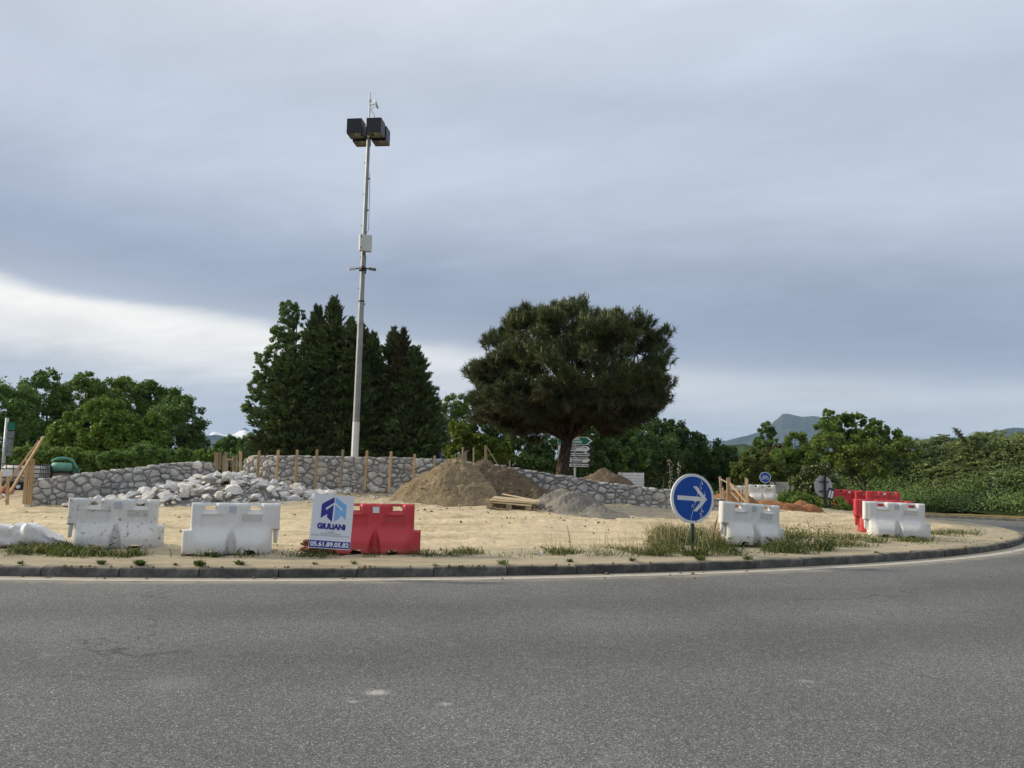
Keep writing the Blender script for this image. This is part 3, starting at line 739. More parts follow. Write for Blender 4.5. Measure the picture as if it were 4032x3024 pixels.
M_TAN = heap('earth_mound', 'large mound of tan sandy earth in front of the long stone wall', 'earth mound',
     [(pk[0]+0.04, pk[1], 1.50, 1.25, pk[2]-zt(pk[0], pk[1])+0.03, 0.98), (pk[0]-0.45, pk[1]-0.45, 0.95, 0.75, 0.38, 0.9), (pk[0]+0.5, pk[1]-0.55, 0.9, 0.65, 0.40, 0.8)], A_TAN, res=0.035, seed=2, disp=0.10, fine=0.05)
M_BRN = heap('earth_mound', 'dark brown earth mound on the right flank of the tan mound', 'earth mound',
     [(pk2[0]+0.02, pk2[1], 1.62, 1.2, pk2[2]-zt(pk2[0], pk2[1])-0.04, 0.95), (pk2[0]+0.60, pk2[1]-0.55, 1.0, 0.6, 0.45, 0.8), (pk2[0]+0.05, pk2[1]-0.5, 0.8, 0.7, 0.55, 0.8)], A_BROWN, res=0.035, seed=8, disp=0.14, fine=0.08)
gp = at(2215, 1930, 20.4); g1 = ground(2262, 2022); g2 = ground(2165, 2006); g3 = ground(2340, 2030)
heap('sand_pile', 'smooth grey mortar sand pile against the right wall', 'sand pile', [(gp[0], gp[1], 0.85, 0.7, 0.42, 1.0)], A_GREY, seed=5, disp=0.01, fine=0.008)
heap('sand_pile', 'lumpy dug grey sand pile in front of the right wall', 'sand pile',
     [(g1[0]+0.05, g1[1]+0.45, 0.70, 0.62, 0.44, 0.6), (g2[0]+0.12, g2[1]+0.45, 0.50, 0.5, 0.32, 0.6), (g3[0], g3[1]+0.3, 0.8, 0.55, 0.17, 0.9)], A_GREY, res=0.03, seed=15, disp=0.10, fine=0.06)
q = at(2440, 1868, 23.6)
def on_terrace(px, py, d): p = at(px, py, d); return p
def heap_abs(name, label, px, py_top, d, wpx, hpx, mat, seed, dep=None, pw=0.9):
    """free heap whose top shows at (px, py_top); its foot sinks into whatever lies below"""
    p = at(px, py_top, d); rx = wpx/2*mpp(d); h = hpx*mpp(d); ry = dep or rx*0.7
    n = 64; V = []; Q = []
    for i in range(n):
        for j in range(n):
            u = -1.7 + 3.4*i/(n-1); v = -1.7 + 3.4*j/(n-1); qv = math.hypot(u, v)
            x, y = p[0]+u*rx, p[1]+v*ry
            z = p[2] - h + (h * (max(0, 1-qv*1.0) ** pw) if qv < 1 else -1.6*h*(qv-1))
            z += 0.20*h*mnoise.fractal((x*2.5, y*2.5, seed), 0.8, 2, 5) + 0.035*abs(mnoise.noise((x*10, y*10, seed))) + 0.02*mnoise.noise((x*21, y*21, seed))
            V.append((x, y, z))
    for i in range(n-1):
        for j in range(n-1): Q.append((i*n+j, (i+1)*n+j, (i+1)*n+j+1, i*n+j+1))
    o = obj(name, build_np(np.array(V), np.array(Q), name, smooth=True), mat); recentre(o); tag(o, label, 'earth mound'); return o
def D2(px, py): p = ground(px, py); return math.hypot(p[0], p[1]) + 0.3
heap_abs('earth_mound', 'brown earth heap on the terrace right of the direction signs', 2380, 1849, 24.0, 220, 50, A_BROWN, 4, pw=0.7)
heap_abs('earth_mound', 'orange red earth heap behind the timber posts at the wall end', 2878, 1921, 24.5, 230, 70, A_RED, 6, pw=0.8)
heap_abs('earth_mound', 'long low ridge of red brown soil behind the grassy white barrier', 3030, 1969, D2(3030, 2002), 250, 34, A_RED, 7, dep=0.5, pw=0.5)
heap_abs('earth_mound', 'steep orange soil pile right of the low red soil ridge', 3155, 1966, D2(3155, 2010), 150, 46, A_RED, 9, dep=0.6, pw=0.75)

# rocks
def rock_mesh(seed):
    rg = random.Random(seed); bm = bmesh.new()
    ax_ = (rg.uniform(.85, 1.35), rg.uniform(.8, 1.1), rg.uniform(.6, .9))
    for _ in range(17):
        v = Vector((rg.gauss(0, 1), rg.gauss(0, 1), rg.gauss(0, 1))).normalized() * rg.uniform(.82, 1.05)
        bm.verts.new((v.x*ax_[0], v.y*ax_[1], v.z*ax_[2]))
    bmesh.ops.convex_hull(bm, input=bm.verts)
    for v in [v for v in bm.verts if not v.link_faces]: bm.verts.remove(v)
    bmesh.ops.subdivide_edges(bm, edges=bm.edges, cuts=1, use_grid_fill=True, smooth=0.0)
    for v in bm.verts: v.co += v.co.normalized() * 0.06 * mnoise.noise(v.co*2.6 + Vector((seed*3.0, 0, 0)))
    bmesh.ops.recalc_face_normals(bm, faces=bm.faces)
    me = bpy.data.meshes.new('rock'); bm.to_mesh(me); bm.free(); smooth_angle(me, 12); me.materials.append(A_ROCK); return me
ROCKS = [rock_mesh(s) for s in range(12)]
def put_rock(x, y, z, s, label, group=None, rg=random):
    o = bpy.data.objects.new('rock', random.choice(ROCKS)); COL.objects.link(o)
    o.location = (x, y, z); k = s
    o.scale = (k*rg.uniform(.85, 1.35), k*rg.uniform(.85, 1.15), k*rg.uniform(.75, 1.15)); o.rotation_euler = (rg.uniform(-.5, .5), rg.uniform(-.5, .5), rg.uniform(0, 6.28))
    tag(o, label, 'rock', group); return o
# heap shape in (photo column, distance): world frame on the ground
hc = at(885, 1900, 20.4); ht = zt(hc[0], hc[1])
HUMPS = [(885, 20.5, 1.55, 1.1, 0.56), (690, 20.2, 1.3, 0.8, 0.34), (1060, 20.7, 1.2, 0.8, 0.32), (800, 20.9, 1.1, 0.8, 0.52), (950, 21.0, 0.9, 0.7, 0.58), (560, 20.0, 0.9, 0.5, 0.20), (430, 19.9, 0.8, 0.4, 0.14), (1180, 20.6, 0.7, 0.5, 0.16)]
HW = []
for px, d, rx, ry, h in HUMPS:
    p = at(px, 1900, d); HW.append((p[0], p[1], rx, ry, h))
def hheap(x, y):
    h = 0.0
    for hx, hy, rx, ry, hh in HW:
        q = math.hypot((x-hx)/rx, (y-hy)/ry); h = max(h, hh * max(0, 1-q) ** 0.75)
    return h
M_RUB = heap('rubble', None, None, [(a, b, c*0.85, d_*0.85, h*0.55, 0.8) for a, b, c, d_, h in HW], mat_soil('rubble', (0.26, 0.25, 0.23), (0.46, 0.44, 0.40), 9, 1.0, (0.6, 0.58, 0.54), 0.6), seed=3, disp=0.06, fine=0.05, kind='stuff')
rg = random.Random(11); placed = []
tries = 0
while len(placed) < 300 and tries < 90000:
    tries += 1
    k = rg.random()
    if k < 0.74:
        hx, hy, rx, ry, hh = rg.choice(HW); a = rg.uniform(0, 6.28); q = math.sqrt(rg.random()) * 1.08
        x, y = hx + rx*q*math.cos(a), hy + ry*q*math.sin(a)
        if y > hy + 0.1 and rg.random() > 0.3: continue
    elif k < 0.92:
        px = rg.uniform(165, 640); p = ground(px, rg.uniform(1948, 1972)); x, y = p[0], p[1]
    else:
        px = rg.uniform(1130, 1380); p = ground(px, rg.uniform(1912, 1948)); x, y = p[0], p[1]
    h = hheap(x, y); s = rg.choice((0.07, 0.09, 0.11, 0.13, 0.15, 0.17)) * (1.0 if h > 0.05 else 0.95)
    z = zt(x, y) + h*0.97 + s*0.25
    if any((x-a)**2 + (y-b)**2 + (z-c)**2 < (0.62*(s+t))**2 for a, b, c, t in placed): continue
    placed.append((x, y, z, s))
for x, y, z, s in placed:
    px_ = 2016 + F * (x * _r[0] + y * _r[1]) / (x * _f[0] + y * _f[1]); h_ = hheap(x, y)
    sz = 'small' if s < 0.10 else ('fist broad' if s < 0.125 else 'large')
    if h_ < 0.04: wh = 'scattered along the left wall foot' if px_ < 640 else ('on the ground right of the rock pile' if px_ > 1090 else 'at the skirt of the rock pile')
    elif h_ > 0.36: wh = 'near the top of the rock pile'
    else: wh = 'on the left flank of the rock pile' if px_ < 800 else ('on the right flank of the rock pile' if px_ > 980 else 'on the middle slope of the rock pile')
    put_rock(x, y, z, s, sz.replace('fist broad', 'middle sized') + ' pale limestone rock ' + wh, 'loose limestone rocks', rg)
for px, py, s, lab in ((1420, 1918, 0.155, 'big upright pale rock alone at the foot of the long stone wall'),
                       (1482, 1940, 0.14, 'pale chunky rock on the sand left of the tan mound'),
                       (1556, 1936, 0.12, 'low broken pale rock at the left foot of the tan mound'),
                       (1612, 1922, 0.10, 'small pale rock resting on the tan mound edge'),
                       (922, 1972, 0.12, 'grey block fallen furthest forward from the rock pile'),
                       (985, 1962, 0.13, 'brownish rock at the front edge of the rock pile'),
                       (548, 1962, 0.20, 'wide flat rock with dark underside below the left wall'),
                       (220, 1955, 0.18, 'long low grey rock at the left wall foot'),
                       (10, 1962, 0.16, 'smooth pale rock at the left picture edge beside the boards'),
                       (1535, 2168, 0.055, 'small tan stone leaning against the red barrier foot'),
                       (775, 1836, 0.15, 'pale boulder sitting on top of the left stone wall end')):
    if py == 1836: p = at(px, 1828, 20.9)
    else: p = ground(px, py)
    put_rock(p[0], p[1], p[2] + s*0.3 if py != 1836 else p[2], s, lab, None, rg)
# small broken stone and clods lying about
def scatter(name, pts, smin, smax, mat, seed):
    rgn = np.random.default_rng(seed); V = []; Q = []
    base = np.array([(1, 0, 0), (-1, 0, 0), (0, 1, 0), (0, -1, 0), (0, 0, 1), (0, 0, -1)], float); fc = [(0, 2, 4), (2, 1, 4), (1, 3, 4), (3, 0, 4), (2, 0, 5), (1, 2, 5), (3, 1, 5), (0, 3, 5)]
    for p in pts:
        s = rgn.uniform(smin, smax) * rgn.choice((0.6, 1, 1, 1.5)); B = base * (s * rgn.uniform(.6, 1.3, (6, 1))); a = rgn.uniform(0, 6.28); c, s_ = math.cos(a), math.sin(a)
        B = B @ np.array([[c, s_, 0], [-s_, c, 0], [0, 0, .7]]); n = len(V); V += list(B + np.array(p)); Q += [tuple(i+n for i in f) for f in fc]
    o = obj(name, build_np(np.array(V), np.array(Q), name), mat); tag(o, kind='stuff'); return o
def gpts(n, x0, x1, y0, y1, seed):
    rgn = random.Random(seed); out = []
    for _ in range(n):
        p = ground(rgn.uniform(x0, x1), rgn.uniform(y0, y1)); out.append((p[0], p[1], p[2]+0.004))
    return out
def verts_of(o, n, seed):
    me = o.data; a = np.empty(len(me.vertices)*3, dtype=np.float32); me.vertices.foreach_get('co', a); a = a.reshape(-1, 3) + np.array(o.location)
    return [tuple(a[i]) for i in np.random.default_rng(seed).integers(0, len(a), n)]
A_CHIP = plain('stone_chips', (0.5, 0.49, 0.46), 0.9, 0.1, var=0.3)
A_CLOD = plain('earth_clods', (0.20, 0.15, 0.09), 0.95, 0.1, var=0.4)
scatter('stone_chips', verts_of(M_RUB, 650, 4), 0.025, 0.07, A_ROCK, 9)
scatter('stone_chips', gpts(260, 560, 1650, 1935, 1985, 1) + gpts(120, 160, 620, 1958, 1985, 2), 0.012, 0.045, A_CHIP, 1)
scatter('earth_clods', verts_of(M_TAN, 420, 1), 0.012, 0.04, plain('tan_clods', (0.36, 0.27, 0.15), 0.95, 0.1, var=0.35), 7)
scatter('earth_clods', verts_of(M_BRN, 520, 2), 0.014, 0.05, plain('brown_clods', (0.17, 0.125, 0.075), 0.95, 0.1, var=0.45), 8)
scatter('earth_clods', gpts(160, 1500, 2500, 1985, 2060, 3) + gpts(200, 0, 4000, 2010, 2190, 4) + gpts(40, 2540, 2640, 2130, 2165, 5) + gpts(90, 0, 3000, 2240, 2282, 6), 0.008, 0.035, A_CLOD, 2)

# ------------------------------------------------------------------ water-filled traffic barriers
def mat_plastic(name, col, dirt, amount, rough=0.45):
    m, nt, b = nodes_mat(name, rough, 0.35)
    c = mk(nt, 'ShaderNodeTexCoord'); P = c.outputs['Object']; oi = mk(nt, 'ShaderNodeObjectInfo')
    va = mk(nt, 'ShaderNodeVectorMath', operation='ADD'); link(nt, P, va.inputs[0])
    cs = mk(nt, 'ShaderNodeCombineXYZ')
    for i in range(3): link(nt, nmath(nt, 'MULTIPLY', oi.outputs['Random'], 31.0 + 7*i), cs.inputs[i])
    link(nt, cs.outputs[0], va.inputs[1]); Q = va.outputs[0]
    f = tex_noise(nt, 2.5, 6, 0.6, vec=Q); sp_ = tex_noise(nt, 13, 6, 0.7, vec=Q)
    base = mixc(nt, ramp_(nt, f, [(0.35, 0.0), (0.75, 0.35)]), col, tuple(c_*0.78 for c_ in col))
    sep = mk(nt, 'ShaderNodeSeparateXYZ'); link(nt, P, sep.inputs[0])
    low = ramp_(nt, nmath(nt, 'ADD', sep.outputs[2], nmath(nt, 'MULTIPLY', nmath(nt, 'SUBTRACT', f, .5), 0.25)), [(0.02, 0.55), (0.14, 0.0)])
    base = mixc(nt, low, base, tuple(0.5*c_ + 0.5*d for c_, d in zip(col, dirt)))
    mpn = mk(nt, 'ShaderNodeMapping'); mpn.inputs['Scale'].default_value = (22, 22, 1.5); link(nt, Q, mpn.inputs[0]); run = tex_noise(nt, 1.0, 5, 0.65, vec=mpn.outputs[0])
    base = mixc(nt, ramp_(nt, run, [(0.52, 0.0), (0.72, 0.38)]), base, tuple(0.55*c_ + 0.45*d for c_, d in zip(col, dirt)))
    base = mixc(nt, ramp_(nt, sp_, [(amount, 0.0), (amount+0.035, 0.8)]), base, dirt)
    link(nt, base, b.inputs['Base Color']); b.inputs['Subsurface Weight'].default_value = 0.0
    bump(nt, b, tex_noise(nt, 45, 3, 0.5, vec=Q), 0.06, 0.01)
    return m
A_WPL = mat_plastic('white_plastic', (0.70, 0.70, 0.68), (0.30, 0.26, 0.20), 0.655)
A_WPD = mat_plastic('mud_splashed_white_plastic', (0.66, 0.65, 0.62), (0.20, 0.17, 0.12), 0.59)
A_RPL = mat_plastic('red_plastic', (0.52, 0.045, 0.055), (0.36, 0.20, 0.15), 0.67)
A_REFL = plain('reflective_patch', (0.42, 0.46, 0.50), 0.25, 0.6, var=0.1)
A_REFLW = plain('pale_reflective_patch', (0.66, 0.66, 0.64), 0.3, 0.5, var=0.1)
def barrier_mesh():
    st = 0.02; xs = np.round(np.arange(-0.66, 0.6601, st), 3); zs = np.round(np.arange(0, 0.7201, st), 3)
    def inside(x, z):
        ok = abs(x) < 0.56
        if x < -0.56 and z > 0.34: ok = True
        if x > 0.56 and z < 0.34: ok = True
        if 0.24 < abs(x) < 0.38 and 0.62 < z < 0.68: ok = False
        if 0.17 < abs(x) < 0.35 and z < 0.04 + (0.02 if 0.20 < abs(x) < 0.32 else 0): ok = False
        return ok
    def ss(a, b, x): return sstep(a, b, x)
    def T(x, z):
        ax_ = abs(x); end = ss(0.58, 0.36 + 0.25*z, ax_)       # the flare is cut off diagonally at both ends
        fl = ss(0.42, 0.13, z)
        t = 0.085 + 0.115*fl*(0.25 + 0.75*end)
        if z < 0.36:                                            # conical hollow in the middle of the foot
            hw = 0.085*math.sqrt(max(0, 1 - z/0.36)); 
            k = ss(hw + 0.015, hw - 0.025, ax_); t = t*(1-k) + min(t, 0.095)*k
        if z > 0.42:                                            # groove with the reflector
            hw = 0.055*min(1, (z-0.42)/0.10)**0.5; k = ss(hw + 0.012, hw - 0.012, ax_); t -= 0.016*k
        if 0.19 < ax_ < 0.43 and z > 0.56:                      # chamfered hand-hold
            kx = min(ss(0.19, 0.24, ax_), ss(0.43, 0.38, ax_)); kz = ss(0.56, 0.62, z); t -= 0.048*kx*kz
        if 0.12 <= ax_ <= 0.42 and 0.35 <= z <= 0.55:
            k = 1.0 if (0.125 < ax_ < 0.415 and 0.355 < z < 0.545) else 0.0; t -= 0.022*k
        if ax_ > 0.56: t = 0.075 if x < 0 else 0.105
        e = min(0.72 - z, (0.66 - ax_) if ((x < 0 and z > .34) or (x > 0 and z < .34)) else max(0, 0.56 - ax_))
        if e < 0.04: t -= 0.028*(1 - e/0.04)**2
        if z < 0.03: t -= 0.02*(1 - z/0.03)
        return max(t, 0.02)
    nx, nz = len(xs), len(zs); V = []; 
    for sgn in (-1, 1):
        for i in range(nx):
            for j in range(nz): V.append((xs[i], sgn*T(xs[i], zs[j]), zs[j]))
    N = nx*nz; cell = {}
    for i in range(nx-1):
        for j in range(nz-1):
            if inside((xs[i]+xs[i+1])/2, (zs[j]+zs[j+1])/2): cell[(i, j)] = 1
    Fc = []
    for (i, j) in cell:
        a, b, c, d = i*nz+j, (i+1)*nz+j, (i+1)*nz+j+1, i*nz+j+1
        Fc.append((a, b, c, d)); Fc.append((N+d, N+c, N+b, N+a))
        for (di, dj, p, q) in ((0, -1, a, b), (1, 0, b, c), (0, 1, c, d), (-1, 0, d, a)):
            if (i+di, j+dj) not in cell: Fc.append((q, p, N+p, N+q))
    bm = bmesh.new(); me = build(V, Fc, 'barrier_body'); bm.from_mesh(me)
    for v in [v for v in bm.verts if not v.link_faces]: bm.verts.remove(v)
    bmesh.ops.recalc_face_normals(bm, faces=bm.faces); bm.to_mesh(me); bm.free()
    smooth_angle(me, 48); return me
BARRIER = {}
BM = barrier_mesh()
PIN = fixn(MB().lathe([(0.018, 0.15), (0.026, 0.16), (0.034, 0.30), (0.036, 0.345)], 12, (-0.61, 0, 0)).mesh('pin', True))
def patch_mesh():
    return MB().box((-0.048, -0.079, 0.585), (0.048, -0.069, 0.675)).mesh('patch')
PATCH = patch_mesh()
LETTER = text_mesh('SODILOR', 0.075, 0.002, 0, 'CENTER', 0.004, 0.92)
def make_barrier(label, loc, rz, mat, patch=A_REFL, group=None, flip=False, name='traffic_barrier', tilt=(0, 0)):
    root = thing(name, label, 'traffic barrier', loc, group, rz); root.rotation_euler = (tilt[0], tilt[1], rz)
    key = mat.name
    if key not in BARRIER:
        a = BM.copy(); a.materials.clear(); a.materials.append(mat); b = PIN.copy(); b.materials.append(mat); c = LETTER.copy(); c.materials.append(mat); BARRIER[key] = (a, b, c)
    a, b, c = BARRIER[key]
    ob = obj('body', a, None, root); obj('connecting_pin', b, None, root)
    for sgn in (-1, 1):
        t = obj('embossed_lettering', c, None, root); t.location = (0.27*(-sgn), 0.066*sgn, 0.49)
        if sgn > 0: t.rotation_euler = (0, 0, math.pi)
        pm = PATCH.copy() if 'patch' not in BARRIER else BARRIER['patch']
        pm = PATCH if sgn < 0 else PATCH
        p = obj('reflective_patch', PATCH.copy(), patch, root)
        if sgn > 0: p.rotation_euler = (0, 0, math.pi)
    if flip:
        root.rotation_euler = (tilt[0], tilt[1], rz + math.pi)
    return root
def face(p, off=0.0):
    """rotation that turns a thing's -y side towards the camera, plus off degrees"""
    return math.atan2(p[0], -p[1]) * -1 * -1 + R_(off) if False else math.atan2(-p[0], p[1]) + R_(off)
p = ground(452, 2158); make_barrier('mud splashed white plastic barrier right of the crumpled one', p, face(p, -3), A_WPD, tilt=(0.0, 0.012))
p = ground(908, 2180); make_barrier('clean white plastic barrier left of the company sign', p, face(p, -2), A_WPL, flip=True)
p = ground(1476, 2178); make_barrier('red plastic barrier half behind the company sign', p, face(p, -3), A_RPL, A_REFLW)
p = ground(2955, 2146); make_barrier('white plastic barrier standing in tall grass beside the blue arrow sign', p, face(p, 38), A_WPL, tilt=(0, 0.06))
p = ground(3528, 2116); b_w = make_barrier('white plastic barrier in front of a red one on the right', p, face(p, 18), A_WPL, tilt=(0, 0.03))
n_ = np.array([math.sin(-b_w.rotation_euler[2]), math.cos(b_w.rotation_euler[2])])
p = at(3487, 2100, math.hypot(p[0], p[1]) + 0.62); make_barrier('red plastic barrier directly behind the right white barrier', (p[0], p[1], zt(p[0], p[1])), face(p, 18), A_RPL, A_REFLW, tilt=(0, 0.03))
G2 = 'red barriers by the hedge'
for px, py, d, rz, lab in ((3342, 2000, 37, 24, 'leftmost of the three far red barriers, before the flowering shrub'), (3432, 2008, 37, 26, 'middle far red barrier below the hedge'), (3482, 2010, 36.0, 12, 'rightmost far red barrier below the hedge')):
    p = at(px, py, d); make_barrier(lab, (p[0], p[1], p[2]), face(p, rz), A_RPL, A_REFLW, G2, tilt=(0, 0.02))
for px, py, d, rz, lab in ((3003, 1973, 40, 8, 'right one of two far white barriers under the bicycle sign'), (2925, 1974, 41.5, 14, 'left one of two far white barriers behind the timber posts')):
    p = at(px, py, d); make_barrier(lab, (p[0], p[1], p[2]), face(p, rz), A_WPL, A_REFL, 'far white barriers')

# crumpled white barrier lying at the left edge
def crumpled():
    p0 = ground(-130, 2158); p1 = ground(290, 2152); n = 90; m_ = 28; V = []
    top = [(-0.05, .30), (0.1, .34), (0.30, .345), (0.43, .30), (0.47, .345), (0.58, .345), (0.64, .325), (0.72, .29), (0.80, .17), (0.9, .085), (1.0, .03)]
    for i in range(n+1):
        t = i/n; c = p0 + (p1-p0)*t; h = float(np.interp(t, [a for a, _ in top], [b for _, b in top])); w = 0.30*(1 - 0.6*sstep(.6, 1, t))
        for j in range(m_):
            a = 2*math.pi*j/m_; cx_, cz_ = math.cos(a), math.sin(a)
            sq = 1/ max(abs(cx_), abs(cz_))**0.55
            y = cx_*w*0.55*sq; z = h*0.5 + cz_*h*0.5*min(1.12, sq)
            cr = 0.045*mnoise.noise((t*8, j*0.32, 2)) + 0.030*abs(mnoise.noise((t*15, j*.45, 4))) + 0.045*(abs(math.sin(t*12.5+0.4))**10)*(cz_ < 0.9)
            y += -cr if cx_ < 0 else cr; z += 0.5*cr*(cz_ > 0)
            z = max(z, 0.0)
            d = (p1-p0)/np.linalg.norm(p1-p0); nn = np.array([-d[1], d[0], 0])
            V.append(c + nn*y + np.array([0, 0, z + 0.005]))
    Fc = [(i*m_+j, i*m_+(j+1) % m_, (i+1)*m_+(j+1) % m_, (i+1)*m_+j) for i in range(n) for j in range(m_)]
    Fc += [tuple(range(m_)), tuple(range(n*m_, n*m_+m_))]
    me = fixn(build(V, Fc, 'crumpled')); smooth_angle(me, 50)
    o = obj('traffic_barrier', me, A_WPL); recentre(o); tag(o, 'crushed crumpled white plastic barrier lying in grass at the left edge', 'traffic barrier')
crumpled()

# ------------------------------------------------------------------ company sign leaning on the red barrier
A_PANEL = plain('white_sign_board', (0.70, 0.71, 0.73), 0.45, 0.4, var=0.05, scale=2)
A_NAVY = plain('navy_print', (0.035, 0.03, 0.24), 0.5, 0.3, var=0.05)
A_LBLUE = plain('light_blue_print', (0.21, 0.43, 0.73), 0.5, 0.3, var=0.05)
A_GPRINT = plain('grey_print', (0.33, 0.33, 0.36), 0.6, 0.2, var=0.05)
A_WPRINT = plain('white_print', (0.75, 0.75, 0.77), 0.5, 0.3, var=0.03)
def company_sign():
    d = 11.45; bl = at(1219, 2160, d - 0.05); k = mpp(d)
    # board corners (photo): TL 1241,1951  TR 1394,1962  BR 1373,2167  BL 1219,2155
    w, h = 155*k, 205*k
    root = thing('company_sign', 'white company board with blue roof emblem leaning on red barrier', 'sign', at(1296, 2160, d))
    root.location.z = zt(root.location.x, root.location.y)
    z0 = at(1296, 2161, d)[2] - root.location.z
    lean = R_(-9); tiltr = R_(3.9)
    Mx = Matrix.Rotation(face(root.location, 4), 4, 'Z') @ Matrix.Translation((0, 0.0, z0)) @ Matrix.Rotation(lean, 4, 'X') @ Matrix.Rotation(tiltr, 4, 'Y')
    def add(name, me, mat):
        me.transform(Mx); return obj(name, me, mat, root)
    add('board', MB().box((-w/2, 0, 0), (w/2, 0.012, h)).mesh('board'), A_PANEL)
    sc = w/690.0; ox, oz = 470, 1000        # emblem coordinates measured in a photo crop, board 690 wide, 910 high
    def P(x, y): return ((x-ox)*sc, (oz-y)*sc)
    # un-tilt: emblem outlines given in board frame (0..690, 0..910)
    def Q(x, y): return (-w/2 + x*sc, h - y*sc*(h/(910*sc)))
    left = [(355, 35), (355, 130), (225, 225), (225, 262), (240, 262), (350, 165), (345, 460), (255, 385), (255, 330), (150, 405), (150, 180), (165, 155)]
    right = [(375, 35), (560, 155), (570, 175), (570, 400), (555, 400), (470, 325), (470, 385), (378, 460), (375, 165), (490, 260), (505, 260), (505, 225), (375, 130)]
    add('emblem', MB().prism([Q(*q) for q in left], -0.002, 0.006).mesh('emblem'), A_NAVY)
    add('emblem', MB().prism([Q(*q) for q in right], -0.002, 0.006).mesh('emblem'), A_LBLUE)
    add('number_band', MB().box((-w/2+0.004, -0.002, 0.008), (w/2-0.004, 0.006, 0.142*h)).mesh('band'), A_NAVY)
    def txt(name, s, size, x, z, mat, bold=0.0, sx_=1.0, shear=0.0, fit=None):
        me = text_mesh(s, size, bold, shear, 'CENTER', 0.0, sx_)
        if fit:
            a = np.empty(len(me.vertices)*3, dtype=np.float32); me.vertices.foreach_get('co', a); wd = np.ptp(a.reshape(-1, 3)[:, 0]); me.transform(Matrix.Scale(fit/wd, 4, (1, 0, 0)))
        me.transform(Matrix.Translation((x, -0.0045, z))); add(name, me, mat)
    txt('lettering', 'GiULiANi', 0.135*h, 0.0, 0.405*h, A_NAVY, 0.006, 1, 0.0, fit=0.69*w)
    txt('lettering', 'BATIMENT', 0.030*h, 0.0, 0.305*h, A_GPRINT, 0.0002, fit=0.17*w)
    txt('lettering', 'TRAVAUX PUBLICS ET PRIVES', 0.030*h, 0.0, 0.272*h, A_GPRINT, 0.0002, fit=0.48*w)
    txt('lettering', 'REVETEMENT DE COURS. DALLAGES BETON & ENROBES', 0.030*h, 0.0, 0.238*h, A_GPRINT, 0.0002, fit=0.92*w)
    txt('lettering', '05.61.89.05.82', 0.115*h, 0.0, 0.074*h, A_WPRINT, 0.0025, fit=0.93*w)
company_sign()
# crushed orange-red plastic behind the board
def crumple(name, label, cat, px, py, wpx, hpx, mat, seed):
    p = ground(px, py); d = math.hypot(p[0], p[1]); rx = wpx/2*mpp(d); rz_ = hpx*mpp(d)
    bm = bmesh.new(); bmesh.ops.create_icosphere(bm, subdivisions=4, radius=1)
    for v in bm.verts:
        k = 1 + 0.55*mnoise.noise(v.co*2.3 + Vector((seed, 0, 0))) + 0.35*abs(mnoise.noise(v.co*5 + Vector((0, seed, 0))))
        c = v.co*k; v.co = Vector((c.x*rx, c.y*rx*0.6, max(-0.005, c.z*rz_*0.55 + rz_*0.35)))
    me = bpy.data.meshes.new(name); bm.to_mesh(me); bm.free(); smooth_angle(me, 30)
    o = obj(name, me, mat, None, p); tag(o, label, cat); return o
crumple('crushed_barrier', 'crushed rusty red plastic lump behind the company sign foot', 'plastic debris', 1262, 2172, 130, 55, plain('faded_red_plastic', (0.17, 0.05, 0.03), 0.6, 0.2, var=0.5, scale=9), 4)
crumple('litter', 'small crumpled white paper lying in the kerbside grass', 'litter', 2131, 2184, 13, 15, A_PANEL, 9)

# ------------------------------------------------------------------ blue arrow sign in the grass
A_BLUE = plain('blue_sign_face', (0.008, 0.068, 0.34), 0.35, 0.4, var=0.08, scale=3)
A_SWHITE = plain('white_sign_face', (0.66, 0.67, 0.68), 0.35, 0.4, var=0.06, scale=4)
A_GALV = plain('galvanised_steel', (0.42, 0.44, 0.45), 0.5, 0.5, metal=0.35, var=0.15, scale=12)
A_DGREEN = plain('dark_green_post', (0.03, 0.06, 0.05), 0.5, 0.4, var=0.2)
A_DARK = plain('dark_metal', (0.022, 0.022, 0.030), 0.5, 0.4, var=0.2)
def disc(r, y0, y1, n=48): return MB().prism([(r*math.cos(2*math.pi*i/n), r*math.sin(2*math.pi*i/n)) for i in range(n)], y0, y1)
def arrow_sign():
    d = 14.0; c = at(2728, 1963, d); R0 = 94.5*mpp(d)
    root = thing('road_sign', 'round blue sign with white right arrow standing in tall grass', 'road sign', (c[0], c[1], zt(c[0], c[1])))
    zc = c[2] - root.location.z
    Mx = Matrix.Rotation(face(c, 0) + R_(32), 4, 'Z') @ Matrix.Translation((0, 0, zc)) @ Matrix.Rotation(R_(3.0), 4, 'Y')
    def add(name, me, mat, par=root):
        me.transform(Mx); smooth_angle(me, 40); return obj(name, me, mat, par)
    pl = add('sign_plate', disc(R0, 0.0, 0.03).mesh(), A_SWHITE)
    pan = add('blue_face', disc(R0*0.885, -0.003, 0.01).mesh(), A_BLUE)
    s = R0
    poly = [(-0.70, -0.10), (0.42, -0.10), (0.06, -0.50), (0.06, -0.54), (0.30, -0.54), (0.66, 0.0), (0.30, 0.54), (0.06, 0.54), (0.06, 0.50), (0.42, 0.10), (-0.70, 0.10)]
    poly = [(-0.72, -0.088), (0.38, -0.088), (0.04, -0.50), (0.21, -0.50), (0.66, 0.0), (0.16, 0.50), (-0.02, 0.50), (0.38, 0.088), (-0.72, 0.088)]
    add('arrow', MB().prism([(x*s, z*s) for x, z in poly], -0.006, 0.0).mesh(), A_SWHITE)
    obj('post', MB().tube([(0, 0.05, -0.1), (0, 0.05, zc+0.2)], 0.03, 12).mesh('post', True), A_DGREEN, root)
    obj('bracket', MB().box((-0.06, 0.015, zc-0.36), (0.06, 0.075, zc-0.32)).mesh(), A_DARK, root)
arrow_sign()

